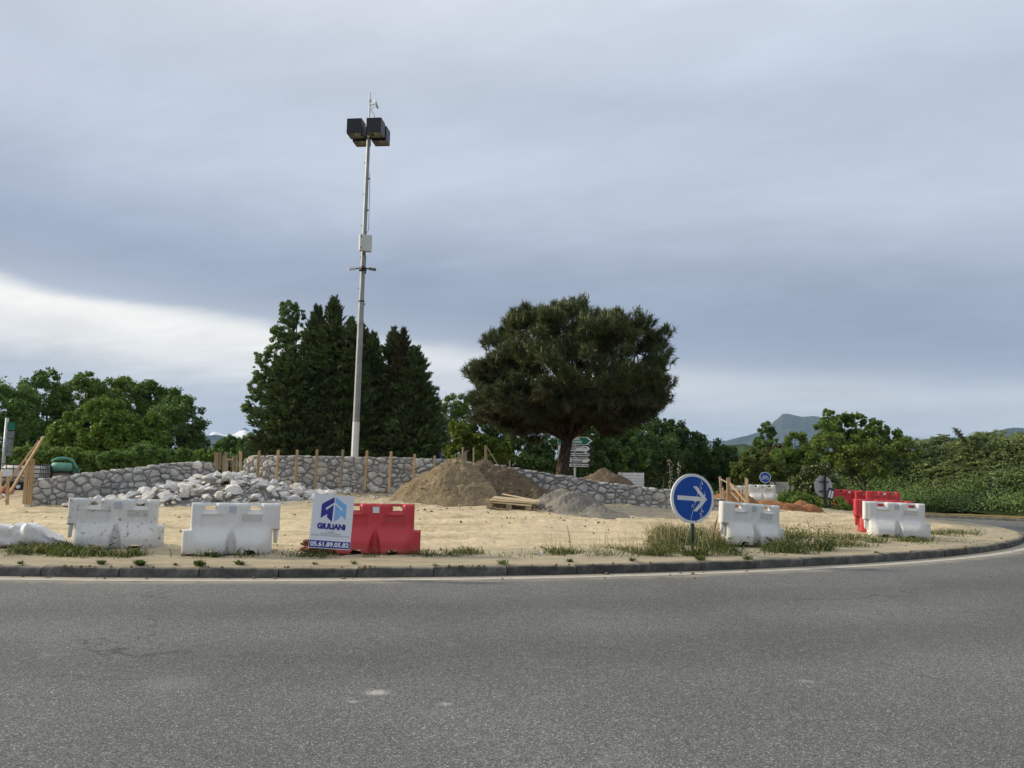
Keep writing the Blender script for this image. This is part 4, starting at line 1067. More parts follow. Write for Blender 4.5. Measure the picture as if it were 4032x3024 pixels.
# ------------------------------------------------------------------ other signs
A_GREENS = plain('green_sign_face', (0.006, 0.14, 0.085), 0.4, 0.4, var=0.1)
A_ORANGE = plain('orange_brown_sign', (0.30, 0.10, 0.02), 0.5, 0.3, var=0.3, scale=20)
A_BLACK = plain('black_print', (0.012, 0.012, 0.014), 0.5, 0.3, var=0.1)
def direction_signs():
    d = 41.0; k = mpp(d); b = at(2264, 1880, d); ks = d/33.0
    root = thing('direction_sign', 'stack of green and white arrow direction panels on one pole behind the pine trunk', 'direction sign', (b[0], b[1], 1.0))
    rz = face(b, 0); 
    def Z(py): return at(2264, py, d)[2] - root.location.z
    def X(px): return (px - 2266)*k
    def add(name, me, mat, par=root):
        me.transform(Matrix.Rotation(rz, 4, 'Z') @ Matrix.Rotation(R_(0.6), 4, 'Y')); return obj(name, me, mat, par)
    obj('post', MB().tube([(0, 0.05, -0.6), (0, 0.05, Z(1704))], 0.05, 12).mesh('post', True), A_GALV, root)
    xl = X(2195)
    def arrow(y0, y1, tip, face_mat, edge_mat, back, bold_tip=True):
        z1, z0 = Z(y0), Z(y1); zm = (z0+z1)/2; xt = X(tip); xs = xt - (z1-z0)*0.62
        pan = add('arrow_panel', MB().prism([(xl, z0), (xs, z0), (xt, zm), (xs, z1), (xl, z1)], 0.0, 0.03).mesh(), edge_mat)
        e = 0.022; xi = xs - 0.06; 
        add('panel_face', MB().prism([(xl+e, z0+e), (xi, z0+e), (xt-0.10, zm), (xi, z1-e), (xl+e, z1-e)], -0.003, 0.01).mesh(), face_mat)
        return z0, z1, xi
    def txt(s, size, xend, z, mat, shear=0.0, start=None):
        me = text_mesh(s, size*ks, 0.005, shear, 'LEFT'); a = np.empty(len(me.vertices)*3, dtype=np.float32); me.vertices.foreach_get('co', a); a = a.reshape(-1, 3)
        x0, x1 = a[:, 0].min(), a[:, 0].max(); s0 = X(start); s1 = X(xend)
        me.transform(Matrix.Translation((s0, -0.006, z)) @ Matrix.Scale((s1-s0)/(x1-x0), 4, (1, 0, 0)) @ Matrix.Translation((-x0, 0, 0)))
        add('lettering', me, mat)
    arrow(1720, 1750, 2331, A_GREENS, A_SWHITE, None); arrow(1753, 1778, 2331, A_SWHITE, A_DARK, None)
    arrow(1782, 1797, 2331, A_SWHITE, A_DARK, None); arrow(1799, 1822, 2331, A_SWHITE, A_DARK, None); arrow(1824, 1839, 2330, A_SWHITE, A_DARK, None)
    txt('TARBES', 0.115, 2281, Z(1728), A_SWHITE, start=2218); txt('LOURDES', 0.115, 2290, Z(1740), A_SWHITE, start=2212)
    txt('MIRAMONT', 0.10, 2292, Z(1760), A_BLACK, start=2213); txt('DE', 0.05, 2303, Z(1762), A_BLACK, start=2295); txt('C.', 0.10, 2312, Z(1761), A_BLACK, start=2304)
    txt('ASPET', 0.10, 2269, Z(1769.5), A_BLACK, start=2224)
    txt("Parc des Expositions", 0.09, 2319, Z(1789), A_BLACK, 0.25, start=2214)
    txt("Parc d'Activités", 0.09, 2312, Z(1805.5), A_BLACK, 0.25, start=2249); txt('Stournemil', 0.09, 2293, Z(1815), A_BLACK, 0.25, start=2249)
    txt("Parc d'Activités Ouest", 0.09, 2321, Z(1831.5), A_BLACK, 0.25, start=2249)
    zc = Z(1711); pl = add('route_plate', MB().box((X(2259), -0.01, Z(1717)), (X(2283), 0.02, Z(1705))).mesh(), A_ORANGE)
direction_signs()
A_BACK = plain('grey_panel_back', (0.16, 0.18, 0.19), 0.6, 0.3, var=0.2)
def left_signs():
    d = 30; b = at(6, 1905, d); k = mpp(d)
    root = thing('direction_sign', 'tall sign pole at the left edge with narrow grey panel backs and green top', 'direction sign', (b[0], b[1], zt(b[0], b[1])))
    def Z(py): return at(14, py, d)[2] - root.location.z
    rz = face(b, 0)
    obj('post', MB().tube([(0, 0, -0.1), (0, 0, Z(1645))], 0.05, 10).mesh('post', True), A_GALV, root)
    for py0, py1, mat in ((1662, 1692, A_GREENS), (1697, 1725, A_BACK), (1729, 1745, A_BACK), (1748, 1777, A_BACK), (1781, 1796, A_BACK)):
        me = MB().box((0.02, -0.07, Z(py1)), (0.02 + 22*k, -0.05, Z(py0))).mesh(); me.transform(Matrix.Rotation(rz, 4, 'Z')); obj('arrow_panel', me, mat, root)
left_signs()
def cycle_sign():
    d = 43.0; c = at(3013, 1880, d); k = mpp(d); R0 = 20.5*k
    root = thing('road_sign', 'round blue sign with white bicycle on a green post', 'road sign', (c[0], c[1], zt(c[0], c[1])))
    zc = c[2] - root.location.z; rz = face(c, 6)
    def add(name, me, mat):
        me.transform(Matrix.Rotation(rz, 4, 'Z') @ Matrix.Translation((0, 0, zc))); return obj(name, me, mat, root)
    add('sign_plate', disc(R0, 0, 0.03).mesh(), A_SWHITE); add('blue_face', disc(R0*0.9, -0.004, 0.01).mesh(), A_BLUE)
    m = MB(); u = R0*0.9; y = -0.010
    for cx_ in (-0.43, 0.43): m.tube([(cx_*u + 0.27*u*math.cos(a), y, -0.18*u + 0.27*u*math.sin(a)) for a in np.linspace(0, 2*math.pi, 21)], 0.032*u, 5, False)
    L = [((-0.43, -0.18), (-0.22, 0.22)), ((-0.22, 0.22), (0.28, 0.22)), ((0.28, 0.22), (0.43, -0.18)), ((-0.22, 0.22), (0.0, -0.18)), ((0.0, -0.18), (0.28, 0.22)), ((-0.43, -0.18), (0.0, -0.18)), ((-0.22, 0.22), (-0.27, 0.36)), ((-0.38, 0.36), (-0.16, 0.36)), ((0.28, 0.22), (0.24, 0.38)), ((0.24, 0.38), (0.40, 0.38))]
    for a, b in L: m.tube([(a[0]*u, y, a[1]*u), (b[0]*u, y, b[1]*u)], 0.035*u, 5)
    add('bicycle_symbol', m.mesh(), A_SWHITE)
    obj('post', MB().tube([(0, 0.05, -0.1), (0, 0.05, zc + R0*0.5)], 0.035, 10).mesh('post', True), A_DGREEN, root)
cycle_sign()
def round_back_sign():
    d = 33.0; c = at(3243, 1916, d); k = mpp(d); R0 = 39*k
    root = thing('road_sign', 'grey back of a round road sign with dark post and brackets before the hedge', 'road sign', (c[0], c[1], zt(c[0], c[1])))
    zc = c[2] - root.location.z; rz = face(c, 38)
    def add(name, me, mat):
        me.transform(Matrix.Rotation(rz, 4, 'Z') @ Matrix.Translation((0, 0, zc))); return obj(name, me, mat, root)
    add('sign_plate', disc(R0, 0, 0.03).mesh(), A_GALV)
    for z in (0.17, -0.17): add('bracket', MB().box((-0.2, -0.05, z-0.018), (0.2, 0.0, z+0.018)).mesh(), A_DARK)
    add('post', MB().tube([(0, -0.08, -zc-0.1), (0, -0.08, R0)], 0.045, 10).mesh(), A_DARK)
round_back_sign()
def framed_panel():
    d = 31.5; c = at(3270, 1946, d); k = mpp(d)
    root = thing('framed_panel', 'small tilted dark frame with two white panes beside the round sign back', 'panel', (c[0], c[1], zt(c[0], c[1])))
    zc = c[2]-root.location.z
    Mx = Matrix.Rotation(face(c, 30), 4, 'Z') @ Matrix.Translation((0, 0, zc)) @ Matrix.Rotation(R_(16), 4, 'Y')
    w, h = 12*k, 22*k
    def add(name, me, mat): me.transform(Mx); return obj(name, me, mat, root)
    add('frame', MB().box((-w, -0.02, -h), (w, 0.03, h)).mesh(), A_DARK)
    for s in (-1, 1): add('pane', MB().box((s*w*0.44-w*0.3, -0.03, -h*0.62), (s*w*0.44+w*0.3, 0.0, h*0.62)).mesh(), A_SWHITE)
    obj('post', MB().tube([(0, 0.05, -0.1), (0, 0.05, zc)], 0.03, 8).mesh(), A_DARK, root)
framed_panel()
def grey_panel():
    d = 45; k = mpp(d); c = at(3081, 1920, d)
    root = thing('sign_panel', 'grey back of a wide rectangular sign on two posts right of the bicycle sign', 'sign', (c[0], c[1], zt(c[0], c[1])))
    zc = c[2]-root.location.z; rz = face(c, 0); w, h = 45*k, 21*k
    def add(name, me, mat): me.transform(Matrix.Rotation(rz, 4, 'Z')); return obj(name, me, mat, root)
    add('panel', MB().box((-w, 0, zc-h), (w, 0.04, zc+h)).mesh(), plain('weathered_grey_panel', (0.27, 0.28, 0.26), 0.7, 0.2, var=0.3, scale=2))
    for x in (-0.6*w, 0.62*w): add('post', MB().tube([(x, -0.05, -0.1), (x, -0.05, zc+h*1.1)], 0.035, 8).mesh(), A_DARK)
grey_panel()
def white_hoarding():
    d = 25.5; k = mpp(d)
    p0 = at(2434, 1905, d); p1 = at(2536, 1905, d); top = at(2485, 1860, d)[2]
    c = (p0+p1)/2; root = thing('ribbed_panel', 'white ribbed metal panel behind the brown heap right of the pine', 'panel', (c[0], c[1], top - 0.75))
    L = np.linalg.norm(p1-p0); rz = face(c, 0)
    for i in range(9):
        z0 = 0.0 + i*0.083; me = MB().box((-L/2, 0, z0), (L/2, 0.02 + 0.012*(i % 2), z0+0.076)).mesh(); me.transform(Matrix.Rotation(rz, 4, 'Z')); obj('rib', me, A_SWHITE, root)
    for x in (-L/2, L*0.12, L/2-0.03):
        me = MB().box((x, -0.02, -0.3), (x+0.03, -0.002, 0.75)).mesh(); me.transform(Matrix.Rotation(rz, 4, 'Z')); obj('edge_strip', me, A_SWHITE, root)
white_hoarding()
def blue_sign():
    d = 45; k = mpp(d); c = at(1740, 1790, d)
    root = thing('sign_panel', 'dark blue tapered panel on a post seen just above the long stone wall', 'sign', (c[0], c[1], 0.9))
    def Z(py): return at(1740, py, d)[2] - 0.9
    me = MB().prism([(-10*k, Z(1806)), (10*k, Z(1806)), (17*k, Z(1779)), (-13*k, Z(1781))], 0, 0.04).mesh(); me.transform(Matrix.Rotation(face(c), 4, 'Z'))
    obj('panel', me, plain('dark_blue_panel', (0.012, 0.02, 0.10), 0.5, 0.3), root)
    obj('post', MB().tube([(0, -0.04, -1.2), (0, -0.04, Z(1774))], 0.05, 8).mesh(), A_DARK, root)
blue_sign()

# ------------------------------------------------------------------ lamp post
def lamp_post():
    d = 33.0; b = at(1396, 1800, d)
    zb = 1.55; root = thing('lamp_post', 'tall grey lamp post with four black cube lamps and cameras', 'lamp post', (b[0], b[1], zb))
    def Z(py): return at(1420, py, d)[2] - zb
    lean = 0.0045
    ztop = Z(552)
    A_POLE = plain('galvanised_pole', (0.30, 0.31, 0.30), 0.55, 0.4, metal=0.25, var=0.2, scale=3)
    A_PAINT = plain('white_painted_pole', (0.68, 0.68, 0.67), 0.6, 0.3, var=0.08, scale=3)
    def X(z): return lean*z
    zc = Z(1187); zw = Z(1662)
    def rad(z): return 0.142 + (0.072-0.142)*z/ztop
    obj('pole', MB().tube([(X(z), 0, z) for z in (-0.6, zw, zc)], [rad(0), rad(zw), rad(zc)+0.004], 8).mesh('pole'), A_POLE, root)
    obj('pole_section', MB().tube([(X(z), 0, z) for z in (zc-0.02, ztop)], [rad(zc)-0.006, rad(ztop)], 8).mesh('pole'), A_POLE, root)
    obj('painted_sleeve', MB().tube([(X(z), 0, z) for z in (-0.5, zw)], [rad(0)+0.004, rad(zw)+0.004], 8, True).mesh('sleeve'), A_PAINT, root)
    obj('collar', MB().tube([(X(zc), 0, zc-0.03), (X(zc), 0, zc+0.03)], rad(zc)+0.018, 8).mesh('collar'), A_DARK, root)
    for py in range(640, 1200, 62):
        z = Z(py); s = 1 if (py//62) % 2 else -1
        obj('step_bolt', MB().box((X(z)+s*rad(z)-0.015, -0.02, z-0.03), (X(z)+s*(rad(z)+0.035), 0.02, z+0.03)).mesh(), A_DARK, root)
    # cube lamps
    A_LAMP = plain('black_lamp_housing', (0.012, 0.013, 0.018), 0.45, 0.4, var=0.2)
    A_REFLECT = plain('lamp_reflector', (0.30, 0.28, 0.24), 0.4, 0.4, var=0.3, scale=6)
    yaw = face(b, 0) - R_(17); s = 0.585; gap = 0.20; zl = Z(548)
    for ix in (-1, 1):
        for iy in (-1, 1):
            cx_, cy_ = ix*(s+gap)/2, iy*(s+gap)/2
            q = Matrix.Rotation(yaw, 4, 'Z') @ Vector((cx_, cy_, 0))
            m = MB(); h = 0.60; t = 0.012; a = s/2
            for lo, hi in (((-a, -a, 0), (a, -a+t, h)), ((-a, a-t, 0), (a, a, h)), ((-a, -a+t, 0), (-a+t, a-t, h)), ((a-t, -a+t, 0), (a, a-t, h)), ((-a+t, -a+t, h-t), (a-t, a-t, h))): m.box(lo, hi)
            me = m.mesh(); me.transform(Matrix.Rotation(yaw, 4, 'Z')); lm = obj('cube_lamp', me, A_LAMP, root, (q.x + X(zl), q.y, zl))
            prof = [(0.05, 0.30), (0.17, 0.22), (0.25, 0.10), (0.275, 0.03)]
            V = []; Fc = []; n = 24
            for r, z in prof:
                for kk in range(n):
                    t_ = 2*math.pi*kk/n; V.append((r*math.cos(t_), r*math.sin(t_), z))
            for i in range(3):
                for kk in range(n): Fc.append((i*n+kk, (i+1)*n+kk, (i+1)*n+(kk+1) % n, i*n+(kk+1) % n))
            Fc.append(tuple(range(n)))
            # square flange around the bowl
            nb = len(V); V += [(-a+t, -a+t, 0.03), (a-t, -a+t, 0.03), (a-t, a-t, 0.03), (-a+t, a-t, 0.03)]
            ring = list(range(3*n, 4*n)); qn = n//4
            for c4, (sx_, sy_) in enumerate(((1, 1), (-1, 1), (-1, -1), (1, -1))):
                V.append((sx_*(a-t), sy_*(a-t), 0.03)); ci = len(V)-1
                for kk in range(c4*qn, (c4+1)*qn): Fc.append((ring[kk], ring[(kk+1) % n], ci))
                V.append(((a-t)*[1, 0, -1, 0][c4], (a-t)*[0, 1, 0, -1][c4], 0.03))
                e = len(V)-1; Fc.append((ring[c4*qn], ci, e)); 
                V.append(((a-t)*[0, -1, 0, 1][c4], (a-t)*[1, 0, -1, 0][c4], 0.03)); Fc.append((ring[((c4+1)*qn) % n], len(V)-1, ci))
            me = build(V, Fc, 'reflector'); me.transform(Matrix.Rotation(yaw, 4, 'Z')); obj('reflector', me, A_REFLECT, lm)
            obj('bulb', MB().lathe([(0.01, 0.05), (0.04, 0.08), (0.05, 0.16), (0.03, 0.28)], 12).mesh('bulb', True), A_SWHITE, lm)
            e1 = Matrix.Rotation(yaw, 4, 'Z') @ Vector((cx_*0.6, cy_*0.6, 0.10))
            obj('bracket_arm', MB().beam((X(zl), 0, zl+0.06), (e1.x + X(zl), e1.y, zl+0.10), 0.06, 0.06).mesh(), A_DARK, root)
    # antenna mast and dish
    z0, z1 = zl-0.15, Z(362)
    obj('antenna_mast', MB().tube([(X(z0), 0, z0), (X(z0), 0, z1-0.4), (X(z0), 0, z1)], [0.035, 0.035, 0.028], 10).mesh(), A_SWHITE, root)
    zd = Z(408)
    obj('mast_clamp', MB().tube([(X(z0), 0, zd+0.12), (X(z0), 0, zd+0.2)], 0.06, 10).mesh(), A_GALV, root)
    me = MB().lathe([(0.20, 0.10), (0.19, 0.05), (0.12, 0.015), (0.02, 0.0)], 24).mesh('dish', True); me.transform(Matrix.Translation((X(z0)+0.20, -0.02, zd)) @ Matrix.Rotation(R_(72), 4, 'Y')); obj('antenna_dish', fixn(me), A_SWHITE, root)
    obj('dish_arm', MB().tube([(X(z0), 0, zd-0.05), (X(z0)+0.22, -0.02, zd)], 0.02, 6).mesh(), A_GALV, root)
    obj('cable', MB().tube([(X(z0)+0.20, 0, zd-0.1), (X(z0)+0.05, 0, zd-0.2), (X(z0)+0.22, 0, zd-0.5), (X(z0)+0.04, 0, zd-0.85)], 0.010, 6).mesh(), A_DARK, root)
    # equipment cabinet
    zt_, zb_ = Z(931), Z(994); wv = 0.235
    me = MB().box((-wv+0.0, -0.32, zb_), (wv, -0.12, zt_)).mesh(); me.transform(Matrix.Translation((X(zt_), 0, 0)) @ Matrix.Rotation(face(b, 14), 4, 'Z')); cab = obj('cabinet', me, plain('cabinet_grey', (0.58, 0.60, 0.57), 0.5, 0.4, var=0.06), root)
    for zz in (zt_-0.10, zb_+0.10):
        me = MB().box((-wv+0.03, -0.33, zz-0.025), (-wv+0.075, -0.32, zz+0.025)).mesh(); me.transform(Matrix.Translation((X(zt_), 0, 0)) @ Matrix.Rotation(face(b, 14), 4, 'Z')); obj('lock', me, A_DARK, cab)
    obj('cable', MB().tube([(X(zb_), -0.16, zb_), (X(zb_)+0.12, -0.14, zb_-0.2), (X(zb_)+0.10, -0.12, zb_-0.6)], 0.02, 6).mesh(), A_DARK, root)
    obj('cable', MB().tube([(X(zt_)+0.02, -0.12, zt_), (X(zt_)+0.17, -0.05, zt_+0.25), (X(zt_)+0.15, 0.0, zt_+1.3), (X(zt_)+0.13, 0.0, zt_+2.6)], 0.010, 6).mesh(), A_DARK, root)
    # cameras
    zk = Z(1060)
    obj('camera_band', MB().tube([(X(zk), 0, zk-0.07), (X(zk), 0, zk+0.07)], rad(zk)+0.05, 10).mesh(), A_DARK, root)
    for s_, dz in ((-1, -0.05), (1, -0.02)):
        a = (X(zk)+s_*0.15, -0.05, zk+0.02); bq = (X(zk)+s_*0.28, -0.1, zk+0.0); e = (X(zk)+s_*0.52, -0.22, zk-0.06)
        c_ = obj('camera_arm', MB().tube([a, bq], 0.025, 8).mesh(), A_DARK, root)
        obj('surveillance_camera', MB().beam(bq, e, 0.11, 0.10).mesh(), A_SWHITE if s_ < 0 else A_DARK, root)
    obj('surveillance_camera', MB().lathe([(0.03, -0.12), (0.075, -0.09), (0.085, 0.02), (0.05, 0.06)], 14, (X(zk)+0.03, -0.19, zk+0.02)).mesh('dome', True), A_DARK, root)
lamp_post()

# ------------------------------------------------------------------ timber stakes and frames
def mat_wood(name, a, b_):
    m, nt, b = nodes_mat(name, 0.8, 0.2)
    c = mk(nt, 'ShaderNodeTexCoord'); oi = mk(nt, 'ShaderNodeObjectInfo')
    mp = mk(nt, 'ShaderNodeMapping'); mp.inputs['Scale'].default_value = (18, 18, 1.6); link(nt, c.outputs['Object'], mp.inputs[0])
    f = tex_noise(nt, 2.0, 6, 0.65, vec=mp.outputs[0])
    col = ramp_(nt, f, [(0.3, a), (0.7, b_)])
    col = mixc(nt, 1.0, col, ramp_(nt, oi.outputs['Random'], [(0, 0.72), (1, 1.18)]), 'MULTIPLY')
    link(nt, col, b.inputs['Base Color']); bump(nt, b, f, 0.3, 0.01); return m
A_WOOD = mat_wood('raw_timber', (0.36, 0.235, 0.12), (0.56, 0.40, 0.22))
A_WOODG = mat_wood('weathered_timber', (0.25, 0.19, 0.125), (0.42, 0.34, 0.24))
A_WOODP = mat_wood('pale_timber', (0.46, 0.36, 0.22), (0.68, 0.56, 0.38))
def stake(a, b, d, label, w=0.062, h=0.062, mat=A_WOOD, group=None, d2=None, name='wooden_stake', ext=0.12):
    pa, pb = at(a[0], a[1], d), at(b[0], b[1], d2 or d)
    if ext:
        v = (pa - pb); v /= np.linalg.norm(v); pa = pa + v*ext
    m = MB().beam(pa, pb, w, h).mesh(); o = obj(name, m, mat); tag(o, label, 'wooden stake' if name == 'wooden_stake' else 'timber', group)
    c = Vector(tuple(pa)); m.transform(Matrix.Translation(-c)); o.location = c
    return o
GS = 'stakes along the long stone wall'
ORD = ['first', 'second', 'third', 'fourth', 'fifth', 'sixth', 'seventh', 'eighth', 'ninth', 'tenth', 'eleventh']
lst = [((947, 1845), (948, 1777)), ((1012, 1880), (1021, 1775)), ((1088, 1885), (1096, 1772)), ((1163, 1912), (1171, 1771)), ((1242, 1905), (1249, 1770)), ((1341, 1905), (1351, 1770)),
       ((1437, 1912), (1446, 1774)), ((1533, 1918), (1541, 1777)), ((1626, 1912), (1633, 1788)), ((1709, 1880), (1712, 1794))]
ds = [22.7, 22.35, 21.8, 21.55, 21.35, 21.25, 21.1, 21.0, 20.95, 21.0]
for i, ((a, b), d) in enumerate(zip(lst, ds)):
    stake(a, b, d, ORD[i] + ' upright stake from the left along the long stone wall', mat=A_WOODG if i in (5, 9) else A_WOOD, group=GS, w=0.056 if i < 8 else 0.05)
GG = 'stakes in the wall gap'
for a, b, d, w, lab in (((847, 1828), (850, 1779), 23.6, 0.05, 'leftmost dark stake in the gap between the two walls'), ((854, 1836), (855, 1782), 22.9, 0.055, 'pale sunlit stake second from left in the wall gap'),
                        ((866, 1832), (868, 1780), 23.8, 0.055, 'grey stake third from left in the wall gap'), ((884, 1842), (886, 1794), 23.0, 0.10, 'short wide board standing in the wall gap'),
                        ((889, 1830), (890, 1780), 24.2, 0.05, 'tall thin stake behind the wide board in the wall gap'), ((893, 1842), (893, 1804), 23.2, 0.04, 'small stake under the left end of the gap crossbar'),
                        ((918, 1842), (919, 1795), 23.2, 0.05, 'stake under the right end of the gap crossbar'), ((931, 1842), (933, 1790), 24.0, 0.055, 'grey stake right of the crossbar in the wall gap')):
    stake(a, b, d, lab, w=w, h=0.04, mat=A_WOODG if ('grey' in lab or 'dark' in lab or 'wide' in lab) else A_WOOD, group=GG)
stake((889, 1808.5), (918, 1809), 23.15, 'short horizontal crossbar between stakes in the wall gap', 0.04, 0.03, A_WOODP, name='crossbar', ext=0)
for a, b, d, w, mat, lab in (((1821, 1812), (1822, 1761), 21.9, 0.035, A_WOODP, 'thin stake behind the left peak of the tan mound'),
                        ((1864, 1822), (1865, 1762), 21.9, 0.035, A_WOODP, 'thin lone stake between the two mound peaks'),
                        ((1909, 1820), (1911, 1753), 21.9, 0.04, A_WOOD, 'tallest stake above the brown mound with a diagonal brace'),
                        ((1917, 1815), (1914, 1757), 22.1, 0.03, A_WOODG, 'slender stake just behind the tallest braced stake'),
                        ((2007, 1838), (2007, 1812), 21.6, 0.035, A_WOODG, 'short stub stake on top of the sloping wall'),
                        ((2449, 1885), (2449, 1856), 24.6, 0.03, A_WOODG, 'thin stake beside the white ribbed panel')):
    stake(a, b, d, lab, w=w, h=w, mat=mat)
stake((1960, 1830), (1914, 1756), 21.9, 'diagonal brace running right from the tallest mound stake', 0.035, 0.03, A_WOODG, name='brace', ext=0)
stake((2017, 1834), (2031, 1822), 21.6, 'short leaning offcut on top of the sloping wall', 0.035, 0.03, A_WOODG, name='offcut', ext=0)
for a, b, lab in (((1806, 1806), (1807, 1789), 'left stub board behind the mound top'), ((1826, 1812), (1826, 1779), 'middle brown board standing behind the mound top'), ((1834, 1812), (1834, 1776), 'right brown board standing behind the mound top'), ((1815, 1808), (1815, 1790), 'low brown board between the others behind the mound top')):
    stake(a, b, 21.7, lab, 0.055, 0.025, A_WOODG, name='board')
stake((1802, 1793), (1845, 1774), 21.6, 'slanted board nailed across the boards behind the mound top', 0.05, 0.025, A_WOODG, name='board', ext=0)
# right end frame
for a, b, d, w, mat, lab in (((2842, 1966), (2835, 1876), 22.3, 0.055, A_WOODG, 'leftmost tall post of the frame at the right wall end'),
                        ((2866, 1982), (2864, 1881), 21.2, 0.04, A_WOODG, 'left half of the doubled post at the right wall end'),
                        ((2873, 1982), (2871, 1880), 21.25, 0.05, A_WOOD, 'right half of the doubled post at the right wall end'),
                        ((2938, 1985), (2937, 1880), 20.6, 0.04, A_WOODG, 'rear post of the rightmost pair at the wall end'),
                        ((2943, 1985), (2943, 1885), 20.5, 0.03, A_WOODP, 'pale sunlit front post of the rightmost pair at the wall end'),
                        ((2847, 1966), (2846, 1920), 22.2, 0.04, A_WOOD, 'short peg beside the leftmost frame post'),
                        ((2911, 1985), (2911, 1930), 20.9, 0.035, A_WOODG, 'left short peg below the sloping rail'), ((2923, 1985), (2922, 1928), 20.8, 0.035, A_WOOD, 'right short peg below the sloping rail')):
    stake(a, b, d, lab, w=w, h=w, mat=mat)
stake((2876, 1903), (2941, 1980), 21.1, 'steep diagonal brace of the frame at the right wall end', 0.045, 0.03, A_WOOD, d2=20.6, name='brace', ext=0)
stake((2833, 1884), (2936, 1937), 22.2, 'long sloping rail joining the frame posts at the right wall end', 0.04, 0.03, A_WOODG, d2=20.7, name='rail', ext=0)
stake((2878, 1936), (2912, 1972), 21.2, 'short lower brace of the frame at the right wall end', 0.04, 0.03, A_WOODG, d2=20.9, name='brace', ext=0)
# left end frame
for a, b, d, w, mat, lab in (((98, 1962), (110, 1807), 20.35, 0.075, A_WOOD, 'left upright board at the end of the left wall'), ((117, 1964), (130, 1806), 20.3, 0.075, A_WOOD, 'right upright board at the end of the left wall'),
                        ((29, 1964), (31, 1877), 19.9, 0.055, A_WOOD, 'short upright post under the long slanted boards'), ((0, 1945), (1, 1852), 20.6, 0.05, A_WOODP, 'pale stake cut off by the left picture edge')):
    stake(a, b, d, lab, w=w, h=0.04, mat=mat)
stake((99, 1811), (128, 1810), 20.25, 'short crossbar on the uprights at the left wall end', 0.045, 0.03, A_WOODP, name='crossbar', ext=0)
stake((22, 1967), (171, 1720), 19.9, 'long slanted board in front at the left wall end', 0.07, 0.035, A_WOOD, d2=20.15, name='slanted_board', ext=0.03)
stake((0, 1940), (154, 1735), 20.5, 'long slanted board behind the first at the left wall end', 0.065, 0.035, A_WOOD, d2=20.4, name='slanted_board', ext=0.1)

# ------------------------------------------------------------------ pallet with loose boards
def pallet():
    p = ground(2005, 2006); root = thing('pallet', 'weathered wooden pallet lying in front of the tan and brown mounds', 'pallet', p)
    L, Wd = 0.98, 0.72
    Mx = Matrix.Rotation(R_(-11), 4, 'Z') @ Matrix.Rotation(R_(4.0), 4, 'Y') @ Matrix.Rotation(R_(9), 4, 'X') @ Matrix.Translation((0, 0.30, 0.0))
    def add(name, lo, hi, mat):
        m = MB().box(lo, hi).mesh(); m.transform(Mx); return obj(name, m, mat, root)
    for y in (-Wd/2, -0.05, Wd/2-0.1):
        add('bottom_board', (-L/2, y, 0), (L/2, y+0.1, 0.02), A_WOODG)
        for x in (-L/2, -0.06, L/2-0.12): add('block', (x, y, 0.021), (x+0.12, y+0.1, 0.10), A_WOODG)
    for x in (-L/2, -0.05, L/2-0.1): add('stringer_board', (x, -Wd/2, 0.101), (x+0.1, Wd/2, 0.12), A_WOODG)
    y = -Wd/2
    for i in range(6): add('top_board', (-L/2, y, 0.121), (L/2, y+0.09, 0.141), A_WOODP); y += 0.126
    for i, (a, b, lab) in enumerate((((-0.50, -0.30, 0.165), (0.62, -0.22, 0.17), 'lowest loose plank lying along the pallet front'), ((-0.42, -0.10, 0.18), (0.60, -0.24, 0.20), 'middle loose plank crossing the pallet'), ((-0.25, 0.16, 0.24), (0.66, -0.16, 0.215), 'highest loose plank propped at the pallet rear'))):
        m = MB().beam(Mx @ Vector(a), Mx @ Vector(b), 0.10, 0.022).mesh(); m.transform(Matrix.Translation(root.location))
        o = obj('plank', m, A_WOODP); recentre(o); tag(o, lab, 'plank')
pallet()

